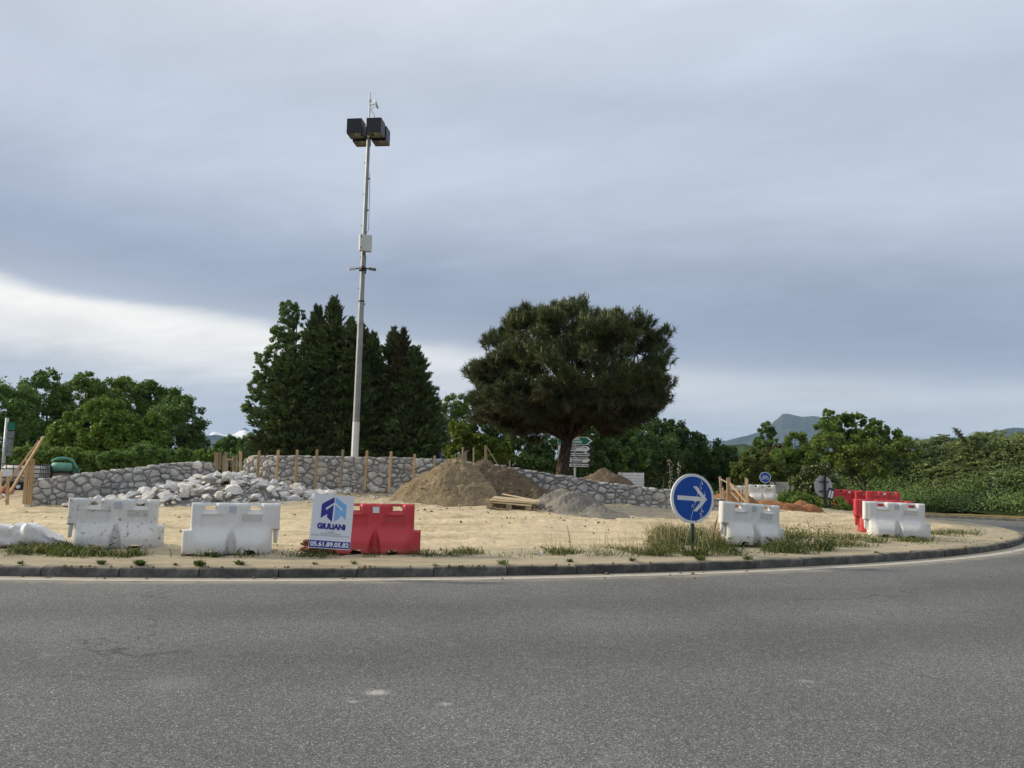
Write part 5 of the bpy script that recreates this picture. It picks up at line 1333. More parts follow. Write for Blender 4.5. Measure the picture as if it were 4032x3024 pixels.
# ------------------------------------------------------------------ water tank and cement mixer at the left
def ibc():
    d = 27.5; k = mpp(d); c = at(90, 1940, d); root = thing('water_tank', 'white plastic water tank in a steel cage behind the slanted boards', 'water tank', (c[0], c[1], zt(c[0], c[1])))
    zt_ = at(90, 1829, d)[2]-root.location.z; zb_ = at(90, 1902, d)[2]-root.location.z
    rz = face(c, -14); w, dp = 0.50, 0.46
    def add(name, me, mat): me.transform(Matrix.Rotation(rz, 4, 'Z')); return obj(name, me, mat, root)
    bm = bmesh.new(); bmesh.ops.create_cube(bm, size=1)
    for v in bm.verts: v.co = Vector((v.co.x*2*w*0.96, v.co.y*2*dp*0.96, (zb_+0.02) + (v.co.z+0.5)*(zt_-zb_-0.05)))
    bmesh.ops.bevel(bm, geom=bm.edges, offset=0.06, segments=3, affect='EDGES'); me = bpy.data.meshes.new('tank'); bm.to_mesh(me); bm.free(); me.shade_smooth()
    add('tank', me, plain('translucent_white_tank', (0.68, 0.66, 0.60), 0.5, 0.3, var=0.06, scale=2))
    m = MB()
    for z in np.linspace(zb_+0.02, zt_, 5): m.tube([(-w, -dp, z), (w, -dp, z), (w, dp, z), (-w, dp, z), (-w, -dp, z)], 0.012, 5)
    add('cage_rails', m.mesh(), A_DARK)
    for x in np.linspace(-w, w, 7):
        add('cage_bar', MB().tube([(x, -dp, zb_), (x, -dp, zt_)], 0.010, 5).mesh(), A_DARK)
    for y in np.linspace(-dp, dp, 6)[1:]: add('cage_bar', MB().tube([(w, y, zb_), (w, y, zt_)], 0.010, 5).mesh(), A_DARK)
    add('label_plate', MB().box((-w*0.85, -dp-0.02, zb_+0.18), (-w*0.35, -dp-0.005, zb_+0.36)).mesh(), A_SWHITE); add('label_plate', MB().box((-w*0.3, -dp-0.02, zb_+0.18), (w*0.1, -dp-0.005, zb_+0.36)).mesh(), A_GALV)
    add('base_pallet', MB().box((-w, -dp, 0.0), (w, dp, 0.06)).box((-w, -dp, zb_-0.05), (w, dp, zb_-0.01)).box((-w, -dp, 0.06), (-w+.14, dp, zb_-.05)).box((w-.14, -dp, 0.06), (w, dp, zb_-.05)).box((-.07, -dp, 0.06), (.07, dp, zb_-.05)).mesh(), A_DARK)
    add('outlet_valve', MB().tube([(0, -dp-0.08, zb_-0.10), (0, -dp+0.05, zb_-0.10)], 0.05, 10).mesh(), A_SWHITE)
ibc()
crumple('red_container', 'red plastic container lying under the slanted boards at left', 'container', 12, 1945, 55, 24, A_RPL, 14)
def mixer():
    d = 28.5; k = mpp(d); c = at(240, 1880, d); zg = zt(c[0], c[1]); root = thing('cement_mixer', 'cement mixer with green drum and grey motor box behind the left wall', 'cement mixer', (c[0], c[1], zg))
    def Z(py): return at(240, py, d)[2]-zg
    rz = face(c, 0)
    A_MG = plain('faded_green_paint', (0.14, 0.34, 0.25), 0.6, 0.3, var=0.25, scale=5)
    A_MC = plain('cement_caked_drum', (0.22, 0.18, 0.14), 0.9, 0.1, var=0.3)
    def add(name, me, mat): me.transform(Matrix.Rotation(rz, 4, 'Z')); return obj(name, me, mat, root)
    z0, z1, z2 = Z(1882), Z(1857), Z(1822)
    add('drum_bowl', MB().lathe([(0.10, z0-0.15), (0.24, z0-0.05), (0.27, z1-0.02)], 24).mesh('drum', True), A_MC)
    add('drum_ring', MB().lathe([(0.27, z1-0.02), (0.315, z1-0.02), (0.315, z1+0.01), (0.27, z1+0.01)], 24).mesh('ring'), A_DARK)
    add('drum_cone', MB().lathe([(0.28, z1+0.01), (0.285, z2-0.08), (0.255, z2-0.01), (0.24, z2)], 24).mesh('cone', True), A_MG)
    pts = [(0.30*math.cos(a) + 0.02, 0, z2 - 0.02 + 0.16*math.sin(a)) for a in np.linspace(math.pi*0.93, 0.0, 14)] + [(0.40, 0, z2-0.15), (0.45, 0, z1+0.05), (0.47, 0, z0)]
    add('yoke', MB().tube(pts, 0.040, 8).mesh('yoke', True), A_MG)
    add('gear_cover', MB().prism([(0.28, z0-0.1), (0.50, z0-0.1), (0.46, z1+0.1), (0.38, z2-0.14), (0.30, z1+0.06)], -0.12, 0.12).mesh(), plain('dull_green', (0.05, 0.11, 0.09), 0.7, 0.2))
    add('motor_box', MB().box((-0.48, -0.2, z0-0.05), (-0.30, 0.2, Z(1832))).mesh(), plain('motor_grey', (0.24, 0.25, 0.24), 0.6, 0.3, var=0.2))
    add('motor_cover', MB().prism([(-0.48, z0-0.05), (-0.66, z0+0.12), (-0.62, Z(1845)), (-0.52, Z(1832)), (-0.48, Z(1833))], -0.17, 0.17).mesh(), plain('motor_cover_grey', (0.16, 0.18, 0.17), 0.6, 0.3, var=0.2))
    for x, y in ((-0.42, -0.25), (-0.42, 0.25), (0.42, -0.25), (0.42, 0.25)): add('leg', MB().tube([(x*1.1, y*1.2, 0), (x, y*0.6, z0)], 0.025, 8).mesh(), A_DARK)
    add('frame_bar', MB().tube([(-0.45, 0, z0-0.08), (0.48, 0, z0-0.08)], 0.035, 8).mesh(), A_DARK)
mixer()

# ------------------------------------------------------------------ vegetation
def foliage(name, dark, light, trans=0.25, accent=None, acc_t=0.93, nscale=0.8, rough=0.55):
    m = bpy.data.materials.new(name); m.use_nodes = True; nt = m.node_tree; b = nt.nodes['Principled BSDF']
    b.inputs['Roughness'].default_value = rough; b.inputs['Specular IOR Level'].default_value = 0.25
    at_ = mk(nt, 'ShaderNodeAttribute', attribute_name='tint'); g = mk(nt, 'ShaderNodeNewGeometry')
    f = tex_noise(nt, nscale, 3, 0.5, vec=g.outputs['Position'])
    k = nmath(nt, 'ADD', nmath(nt, 'MULTIPLY', at_.outputs['Fac'], 0.6), nmath(nt, 'MULTIPLY', nmath(nt, 'SUBTRACT', f, 0.25), 0.8), clamp=True)
    col = ramp_(nt, k, [(0.1, dark), (0.85, light)])
    if accent: col = mixc(nt, nmath(nt, 'GREATER_THAN', at_.outputs['Fac'], acc_t), col, accent)
    link(nt, col, b.inputs['Base Color'])
    tr = mk(nt, 'ShaderNodeBsdfTranslucent'); link(nt, col, tr.inputs['Color'])
    mx = mk(nt, 'ShaderNodeMixShader'); mx.inputs[0].default_value = trans
    out = nt.nodes['Material Output']; link(nt, b.outputs[0], mx.inputs[1]); link(nt, tr.outputs[0], mx.inputs[2]); link(nt, mx.outputs[0], out.inputs['Surface'])
    return m
def unit(v): return v / (np.linalg.norm(v, axis=1, keepdims=True) + 1e-9)
def leaf_mesh(C, N, size, asp, rg, jit=0.9, name='leaves', tint=None):
    """diamond leaves centred at C, roughly facing N"""
    n = len(C); N = unit(N + jit * rg.normal(size=(n, 3))); a = unit(np.cross(N, rg.normal(size=(n, 3)))); b = np.cross(N, a)
    s = (size * rg.uniform(0.55, 1.35, n))[:, None]
    V = np.empty((n, 4, 3)); V[:, 0] = C + a*s; V[:, 1] = C + b*s*asp; V[:, 2] = C - a*s; V[:, 3] = C - b*s*asp
    Q = np.arange(4*n).reshape(n, 4)
    return build_np(V.reshape(-1, 3), Q, name, rg.uniform(0, 1, n) if tint is None else tint)
def rand_dir(n, rg): return unit(rg.normal(size=(n, 3)))
def crown_points(blobs, n, rg, sub=34, sr=(0.13, 0.34), hollow=0.62, low=-0.9):
    CC = []; CR = []
    for c, r in blobs:
        c = np.array(c); r = np.array(r); k = max(6, int(sub)); D = rand_dir(k*2, rg); D = D[D[:, 2] > low][:k]
        CC.append(c + D * r * rg.uniform(0.60, 1.06, (len(D), 1))); CR.append(np.mean(r) * rg.uniform(sr[0], sr[1], len(D)))
    CC = np.concatenate(CC); CR = np.concatenate(CR); w = CR**2; w /= w.sum()
    idx = rg.choice(len(CC), size=n, p=w); D = rand_dir(n, rg); D[:, 2] = D[:, 2]*0.9 + 0.12
    rad = CR[idx] * (0.3 + 0.8*rg.random(n)**0.6 + 0.5*(rg.random(n) > 0.93))
    P = CC[idx] + D * rad[:, None]
    keep = np.ones(n, bool)
    for c, r in blobs:
        q = (((P - np.array(c)) / (np.array(r)*hollow))**2).sum(1); keep &= q > 1
    return P[keep], unit(D[keep] + np.array([0, -0.1, 0.35])), CC
A_BARK = plain('grey_brown_bark', (0.085, 0.07, 0.055), 0.95, 0.1, var=0.4, scale=4, bmp=0.8, bscale=12)
def tree_px(name, label, cat, d, blobs, bx, mat, n, leaf=0.10, seed=0, depth=0.8, sub=34, sr=(0.13, 0.34), base_z=None, asp=0.55, group=None, hollow=0.62, trunk=0.12, extra=None):
    """blobs: (px, py, rx_px, ry_px) of crown masses in the photo, set at distance d"""
    if leaf > 0.095: leaf *= 0.76; n = int(n*1.45)
    rg = np.random.default_rng(seed+100); k = mpp(d); bp = at(bx, 1900, d); zb = zt(bp[0], bp[1]) - 0.05 if base_z is None else base_z
    if math.hypot(bp[0]-CX, bp[1]-CY) > RO: zb = z_ground(bp[0], bp[1])
    root = thing(name, label, cat, (bp[0], bp[1], zb), group)
    B = []
    for i, q in enumerate(blobs):
        dd = d + (rg.uniform(-1, 1) * q[2]*k*0.35) + (q[4] if len(q) > 4 else 0)
        B.append((at(q[0], q[1], dd), (q[2]*dd/F, q[2]*dd/F*depth, q[3]*dd/F)))
    P, N, CC = crown_points(B, n, rg, sub, sr, hollow)
    ok = P[:, 2] > zb + 0.02; P, N = P[ok], N[ok]
    me = leaf_mesh(P, N, leaf, asp, rg); o = obj('crown', me, mat, root, world=True)
    m = MB(); top = max(B, key=lambda q: q[0][2])[0]
    zc = min(top[2], zb + (top[2]-zb)*0.75); tr = trunk*max(0.6, (top[2]-zb)/8)
    m.tube([(bp[0], bp[1], zb-0.2), (bp[0]+0.1, bp[1], zb+(zc-zb)*0.4), ((bp[0]+top[0])/2, (bp[1]+top[1])/2, zc)], [tr*1.2, tr, tr*0.45], 8)
    for c, r in B:
        h = zb + (c[2]-zb)*0.45; m.tube([(bp[0], bp[1], h), ((bp[0]+c[0])/2, (bp[1]+c[1])/2, (h+c[2])/2+0.1), tuple(c)], [tr*0.6, tr*0.35, tr*0.12], 6)
    for i in rg.choice(len(CC), size=min(len(CC), 14), replace=False):
        c = min(B, key=lambda q: np.linalg.norm(q[0]-CC[i]))[0]; m.tube([tuple(c), tuple((c+CC[i])/2 + [0, 0, .05]), tuple(CC[i])], [tr*0.2, tr*0.13, tr*0.06], 5)
    obj('trunk', m.mesh('trunk', True), A_BARK, root, world=True)
    return root
L_MID = foliage('broadleaf_green', (0.0694, 0.1227, 0.0267), (0.1967, 0.2904, 0.0493), 0.38)
L_DARK = foliage('dark_broadleaf', (0.0578, 0.1242, 0.0299), (0.1582, 0.2620, 0.0535), 0.32)
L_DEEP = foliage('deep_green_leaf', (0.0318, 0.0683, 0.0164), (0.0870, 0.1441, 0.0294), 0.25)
L_LIGHT = foliage('fresh_green', (0.0762, 0.1526, 0.0229), (0.1931, 0.3002, 0.0489), 0.38)
L_BRIGHT = foliage('bright_shrub_green', (0.0464, 0.0825, 0.0084), (0.1856, 0.2619, 0.0263), 0.35)
L_POPLAR = foliage('poplar_leaf', (0.0478, 0.1001, 0.0237), (0.2065, 0.3002, 0.0885), 0.35)
L_OLIVE = foliage('olive_green', (0.0504, 0.0792, 0.0120), (0.1800, 0.2280, 0.0384), 0.3)
L_RED = foliage('copper_leaf', (0.0286, 0.0156, 0.0104), (0.0975, 0.0494, 0.0286), 0.25)
L_CON = foliage('cypress_green', (0.0413, 0.0757, 0.0251), (0.1090, 0.1542, 0.0400), 0.12, accent=(0.045, 0.036, 0.011), acc_t=0.93)
L_CON2 = foliage('browned_cypress', (0.0196, 0.0196, 0.0070), (0.0840, 0.0644, 0.0196), 0.05)
L_PINE = foliage('pine_needles', (0.0468, 0.0697, 0.0270), (0.1291, 0.1576, 0.0555), 0.15, accent=(0.060, 0.048, 0.022), acc_t=0.96)
L_FLOWER = foliage('elder_leaf', (0.030, 0.055, 0.012), (0.12, 0.17, 0.045), 0.25, accent=(0.55, 0.53, 0.36), acc_t=0.90)
L_BRAMBLE = foliage('bramble_leaf', (0.0794, 0.1497, 0.0368), (0.2000, 0.2988, 0.0870), 0.30, accent=(0.40, 0.39, 0.30), acc_t=0.975)
L_JUN = foliage('juniper_spray', (0.0864, 0.1503, 0.0528), (0.2970, 0.3386, 0.1287), 0.28, nscale=0.6)
L_GRASS = foliage('grass_blades', (0.045, 0.075, 0.016), (0.16, 0.21, 0.055), 0.4, accent=(0.42, 0.34, 0.18), acc_t=0.88, nscale=2.5)
L_STRAW = foliage('dry_stalks', (0.34, 0.27, 0.14), (0.56, 0.46, 0.27), 0.3, nscale=2.0)

# --- left group of broadleaf trees
GT = 'broadleaf trees at the left'
tree_px('broadleaf_tree', 'dark broadleaf tree at the far left edge of the tree group', 'tree', 58, [(-20, 1640, 110, 100), (50, 1660, 100, 110), (90, 1600, 70, 60), (20, 1760, 120, 90)], 30, L_DARK, 20000, 0.12, 1, group=GT)
tree_px('broadleaf_tree', 'tallest pointed dark tree in the left group', 'tree', 60, [(180, 1500, 45, 45), (180, 1570, 80, 70), (130, 1650, 90, 80), (230, 1660, 90, 90), (180, 1770, 130, 90)], 175, L_DARK, 24000, 0.12, 2, group=GT)
tree_px('broadleaf_tree', 'mid green tree with a small peaked top in the left group', 'tree', 61, [(335, 1510, 42, 40), (330, 1575, 90, 70), (270, 1630, 80, 70), (390, 1590, 70, 60), (330, 1700, 120, 100)], 330, L_MID, 24000, 0.12, 3, group=GT)
tree_px('broadleaf_tree', 'round topped green tree at the middle of the left group', 'tree', 62, [(490, 1545, 80, 55), (440, 1600, 80, 70), (540, 1600, 80, 70), (490, 1700, 120, 110)], 490, L_MID, 22000, 0.12, 4, group=GT)
tree_px('broadleaf_tree', 'dark green tree behind the right saplings of the left group', 'tree', 61, [(590, 1555, 45, 50), (620, 1610, 80, 70), (600, 1700, 90, 100)], 600, L_DARK, 18000, 0.12, 5, group=GT)
tree_px('broadleaf_tree', 'dark broad tree closing the left group on the right', 'tree', 58, [(700, 1600, 60, 55), (720, 1660, 80, 80), (680, 1720, 110, 100), (740, 1750, 80, 80), (690, 1790, 130, 60)], 700, L_DARK, 24000, 0.12, 6, group=GT)
GY = 'young trees in front of the left group'
tree_px('young_tree', 'lighter green young tree with visible stems in the left group', 'tree', 44, [(420, 1630, 75, 55), (380, 1690, 80, 60), (450, 1700, 80, 70), (410, 1770, 95, 60)], 420, L_LIGHT, 20000, 0.085, 7, sub=34, group=GY)
tree_px('young_tree', 'small rounded light young tree right in the left group', 'tree', 43, [(590, 1680, 55, 50), (590, 1740, 70, 60), (560, 1790, 70, 40)], 590, L_LIGHT, 13000, 0.085, 8, sub=34, group=GY)
tree_px('young_tree', 'leaning light young tree left of the other saplings', 'tree', 45, [(300, 1690, 65, 55), (250, 1730, 65, 60), (300, 1770, 80, 55)], 285, L_LIGHT, 15000, 0.085, 9, sub=34, group=GY)
tree_px('bush', 'low dark bush behind the cement mixer', 'bush', 36, [(240, 1820, 90, 45), (340, 1830, 90, 40), (150, 1810, 90, 50)], 250, L_MID, 12000, 0.07, 10)
tree_px('bush', 'low bush along the top of the left stone wall', 'bush', 34, [(470, 1810, 80, 30), (580, 1800, 80, 32), (690, 1800, 60, 28)], 560, L_DARK, 10000, 0.06, 11)
tree_px('bush', 'pale green bush left of the stakes in the wall gap', 'bush', 36, [(800, 1800, 55, 26), (850, 1805, 50, 24)], 810, L_LIGHT, 6000, 0.06, 12)
tree_px('broadleaf_tree', 'small distant tree in the gap before the snowy mountain', 'tree', 75, [(905, 1745, 40, 28), (900, 1780, 50, 40), (880, 1770, 40, 30)], 900, L_DARK, 9000, 0.11, 13)
tree_px('broadleaf_tree', 'small distant tree beside the conifers before the snowy mountain', 'tree', 72, [(985, 1745, 40, 35), (970, 1785, 60, 40), (1020, 1770, 50, 50)], 985, L_DARK, 10000, 0.11, 14)
# --- poplar
tree_px('poplar_tree', 'pale green loose poplar behind the left side of the conifers', 'tree', 56, [(1135, 1235, 38, 50), (1170, 1240, 30, 45), (1120, 1300, 50, 55), (1160, 1330, 60, 60), (1110, 1380, 55, 60), (1030, 1440, 32, 55), (1020, 1520, 42, 50), (1000, 1590, 45, 55), (1060, 1540, 60, 70), (1130, 1470, 70, 80), (1010, 1650, 40, 40)], 1140, L_POPLAR, 30000, 0.075, 15, sub=44, sr=(0.10, 0.26), hollow=0.3)

# --- cypress hedge trees
def conifer(label, d, apex, base_y, hw, seed, mat=L_CON, n=900, power=0.75, lean=0, group='tall cypress conifers'):
    rg = np.random.default_rng(seed); k = mpp(d); A = at(apex[0]+lean, apex[1], d); Bp = at(apex[0], base_y, d); zb = z_ground(Bp[0], Bp[1])
    root = thing('conifer', label, 'conifer', (Bp[0], Bp[1], zb), group)
    H = A[2]-zb; Rm = hw*k
    C = []; N = []; T = []; SZ = []
    for i in range(n):
        t = rg.random()**0.72                           # 0 top .. 1 bottom
        if i < 26: t = 0.004 + 0.10*i/26
        a = rg.uniform(0, 2*math.pi); r = Rm * (t**power) * rg.uniform(0.60, 1.12) * (1 + 0.12*math.sin(5*a + seed) ) + 0.05
        z = zb + H*(1-t)
        out = np.array([math.cos(a), math.sin(a), 0.0]); L = (0.35 + 0.95*min(1, t*2.5)) * rg.uniform(0.6, 1.5)
        up = (2.2 - 9*t) if t < 0.14 else rg.uniform(0.25, 0.95)
        dirv = out + np.array([0, 0, up]); dirv /= np.linalg.norm(dirv)
        ax0 = np.array([Bp[0] + (A[0]-Bp[0])*(1-t), Bp[1] + (A[1]-Bp[1])*(1-t), z]); tip = ax0 + out*r
        m_ = int(26 + 16*min(1, t*2)); u = rg.random(m_)
        bend = np.outer(u**2, np.array([0, 0, -0.18*L if t > .2 else 0.0]))
        sd = np.cross(dirv, [0, 0, 1.0]); sd /= np.linalg.norm(sd)+1e-9
        w = 0.24*L*(1-u*0.85)
        P = tip + np.outer((u-0.62)*L, dirv) + bend + np.outer(rg.normal(size=m_)*w, sd) + np.outer(rg.normal(size=m_)*w*0.55, [0, 0, 1.0])
        C.append(P); N.append(np.tile(out*0.6 + np.array([0, 0, 0.5]), (m_, 1))); T.append(np.clip(rg.normal(0.4, 0.2) + rg.normal(0, .12, m_), 0, 0.92) if rg.random() > 0.10 else np.full(m_, 0.95)); SZ.append(np.tile(dirv, (m_, 1)))
    C = np.concatenate(C); N = np.concatenate(N); T = np.concatenate(T); Dv = np.concatenate(SZ); n2 = len(C)
    N = unit(N + 0.6*rg.normal(size=(n2, 3))); a = unit(Dv + 0.35*rg.normal(size=(n2, 3))); b = unit(np.cross(N, a)); s = (0.125*rg.uniform(.6, 1.3, n2))[:, None]
    V = np.empty((n2, 3, 3)); V[:, 0] = C - a*s*0.9 + b*s*0.42; V[:, 1] = C - a*s*0.9 - b*s*0.42; V[:, 2] = C + a*s*1.3
    obj('crown', build_np(V.reshape(-1, 3), np.arange(3*n2).reshape(n2, 3), 'crown', T), mat, root, world=True)
    m = MB().tube([(Bp[0], Bp[1], zb-0.2), tuple((A+np.array([Bp[0], Bp[1], zb]))/2), tuple(A - np.array([0, 0, 0.1]))], [0.22, 0.12, 0.015], 8)
    for i in range(24):
        t = rg.uniform(.25, .95); a = rg.uniform(0, 6.28); z = zb+H*(1-t); m.tube([(Bp[0], Bp[1], z), (Bp[0]+math.cos(a)*Rm*t*0.6, Bp[1]+math.sin(a)*Rm*t*0.6, z+0.4)], [0.03, 0.012], 5)
    obj('trunk', m.mesh(), A_BARK, root, world=True)
conifer('tallest dark conifer left of the lamp post', 53, (1318, 1172), 1830, 215, 1, n=1500, power=0.85)
conifer('slightly lower conifer with a feathery top left of the tallest', 54, (1250, 1203), 1830, 200, 2, n=1300, power=0.85)
conifer('low wide dark conifer at the left edge of the conifer group', 52, (1150, 1370), 1830, 165, 3, n=1300, power=0.6)
conifer('browned conifer just left of the lamp post', 52, (1385, 1255), 1830, 130, 4, n=900)
conifer('dark conifer half hidden directly behind the lamp post', 54.5, (1428, 1275), 1830, 170, 9, n=1000, power=0.8)
conifer('short dark conifer just right of the lamp post', 53, (1470, 1312), 1830, 160, 5, n=1000, power=0.85)
conifer('pointed dark conifer in the right part of the conifer group', 53.5, (1551, 1296), 1830, 180, 6, n=1200, power=0.85)
conifer('yellow brown tipped conifer in the right part of the group', 52.5, (1590, 1296), 1830, 130, 7, mat=L_CON2, n=330, power=0.8)
conifer('rightmost sloping conifer of the group', 52, (1636, 1368), 1830, 135, 8, n=1300, power=0.62)

# --- trees and bushes behind the pine
GB = 'trees behind the pine'
tree_px('broadleaf_tree', 'mid green tree between the conifers and the pine', 'tree', 62, [(1790, 1600, 55, 45), (1760, 1660, 80, 80), (1810, 1700, 90, 90), (1780, 1790, 110, 60)], 1780, L_MID, 18000, 0.11, 16, group=GB)
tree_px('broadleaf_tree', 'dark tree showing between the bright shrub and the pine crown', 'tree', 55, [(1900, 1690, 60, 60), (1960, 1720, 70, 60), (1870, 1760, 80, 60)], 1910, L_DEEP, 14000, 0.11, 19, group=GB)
tree_px('shrub', 'bright yellow green shrub left of the pine trunk', 'shrub', 37, [(1815, 1705, 48, 42), (1850, 1735, 62, 50), (1900, 1760, 60, 45), (1830, 1790, 70, 40), (1960, 1775, 60, 38), (1920, 1800, 80, 40)], 1850, L_BRIGHT, 15000, 0.075, 17, sub=20)
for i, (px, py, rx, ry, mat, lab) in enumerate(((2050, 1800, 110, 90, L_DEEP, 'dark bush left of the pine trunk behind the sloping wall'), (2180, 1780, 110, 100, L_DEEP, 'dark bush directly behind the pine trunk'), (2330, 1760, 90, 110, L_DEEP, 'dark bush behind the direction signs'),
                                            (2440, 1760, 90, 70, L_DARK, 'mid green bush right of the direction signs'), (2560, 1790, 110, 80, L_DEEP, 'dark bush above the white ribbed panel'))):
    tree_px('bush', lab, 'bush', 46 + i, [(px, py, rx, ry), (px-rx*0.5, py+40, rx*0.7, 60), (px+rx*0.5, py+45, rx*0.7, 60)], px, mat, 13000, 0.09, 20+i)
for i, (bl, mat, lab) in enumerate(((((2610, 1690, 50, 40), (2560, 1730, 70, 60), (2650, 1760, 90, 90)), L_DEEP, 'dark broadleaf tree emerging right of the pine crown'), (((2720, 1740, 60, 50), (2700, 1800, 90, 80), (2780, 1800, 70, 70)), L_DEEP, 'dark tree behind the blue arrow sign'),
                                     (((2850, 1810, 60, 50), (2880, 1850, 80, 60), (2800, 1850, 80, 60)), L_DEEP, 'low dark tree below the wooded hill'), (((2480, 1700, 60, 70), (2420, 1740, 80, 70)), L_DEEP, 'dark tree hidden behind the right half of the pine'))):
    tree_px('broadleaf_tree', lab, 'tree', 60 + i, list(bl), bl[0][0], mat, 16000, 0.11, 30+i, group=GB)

# --- right side trees
tree_px('shrub', 'olive green bushy shrub right of the frame posts', 'shrub', 56, [(2975, 1820, 60, 50), (2940, 1880, 70, 55), (3030, 1870, 80, 60)], 2980, L_OLIVE, 14000, 0.10, 40)
tree_px('birch_tree', 'slender weeping birch in front of the blue mountain', 'tree', 66, [(3022, 1690, 22, 34), (3010, 1730, 38, 45), (3020, 1775, 45, 50), (3005, 1810, 40, 40)], 3012, L_POPLAR, 9000, 0.10, 41, sub=18, hollow=0.2)
tree_px('copper_tree', 'dark copper leaved tree between the birch and the green trees', 'tree', 62, [(3065, 1785, 48, 35), (3050, 1820, 50, 40)], 3060, L_RED, 8000, 0.10, 42)
tree_px('broadleaf_tree', 'rounded mid green tree right of the birch', 'tree', 60, [(3130, 1735, 42, 36), (3150, 1785, 65, 55), (3110, 1850, 80, 70), (3190, 1850, 80, 80)], 3140, L_MID, 18000, 0.10, 43)
tree_px('broadleaf_tree', 'tall dark green tree with spiky shoots on the right skyline', 'tree', 57, [(3262, 1650, 28, 40), (3315, 1668, 40, 34), (3395, 1668, 45, 38), (3455, 1695, 45, 34), (3250, 1715, 60, 50), (3330, 1735, 80, 55), (3430, 1745, 80, 50), (3530, 1730, 45, 32)], 3350, L_MID, 30000, 0.10, 44, sub=20)
tree_px('shrub', 'yellow green flowering bush band below the tall right tree', 'shrub', 50, [(3280, 1760, 70, 40), (3370, 1755, 80, 35), (3470, 1765, 80, 38), (3560, 1770, 60, 35), (3300, 1820, 90, 50), (3420, 1830, 90, 50)], 3400, foliage('yellow_green_shrub', (0.0575, 0.0978, 0.0138), (0.2185, 0.2990, 0.0517), 0.3, accent=(0.42, 0.41, 0.22), acc_t=0.96), 22000, 0.08, 45, sub=22)
tree_px('flowering_shrub', 'shrub with white flower clusters behind the round sign back', 'shrub', 39, [(3240, 1880, 70, 50), (3190, 1920, 70, 50), (3150, 1965, 60, 35), (3270, 1940, 70, 50)], 3210, L_FLOWER, 15000, 0.06, 46, sub=24, base_z=-0.1)
tree_px('bush', 'grassy green bush at the foot of the flowering shrub', 'bush', 36, [(3200, 1985, 60, 22), (3290, 1990, 60, 24), (3130, 1965, 60, 20)], 3210, L_MID, 7000, 0.05, 47)

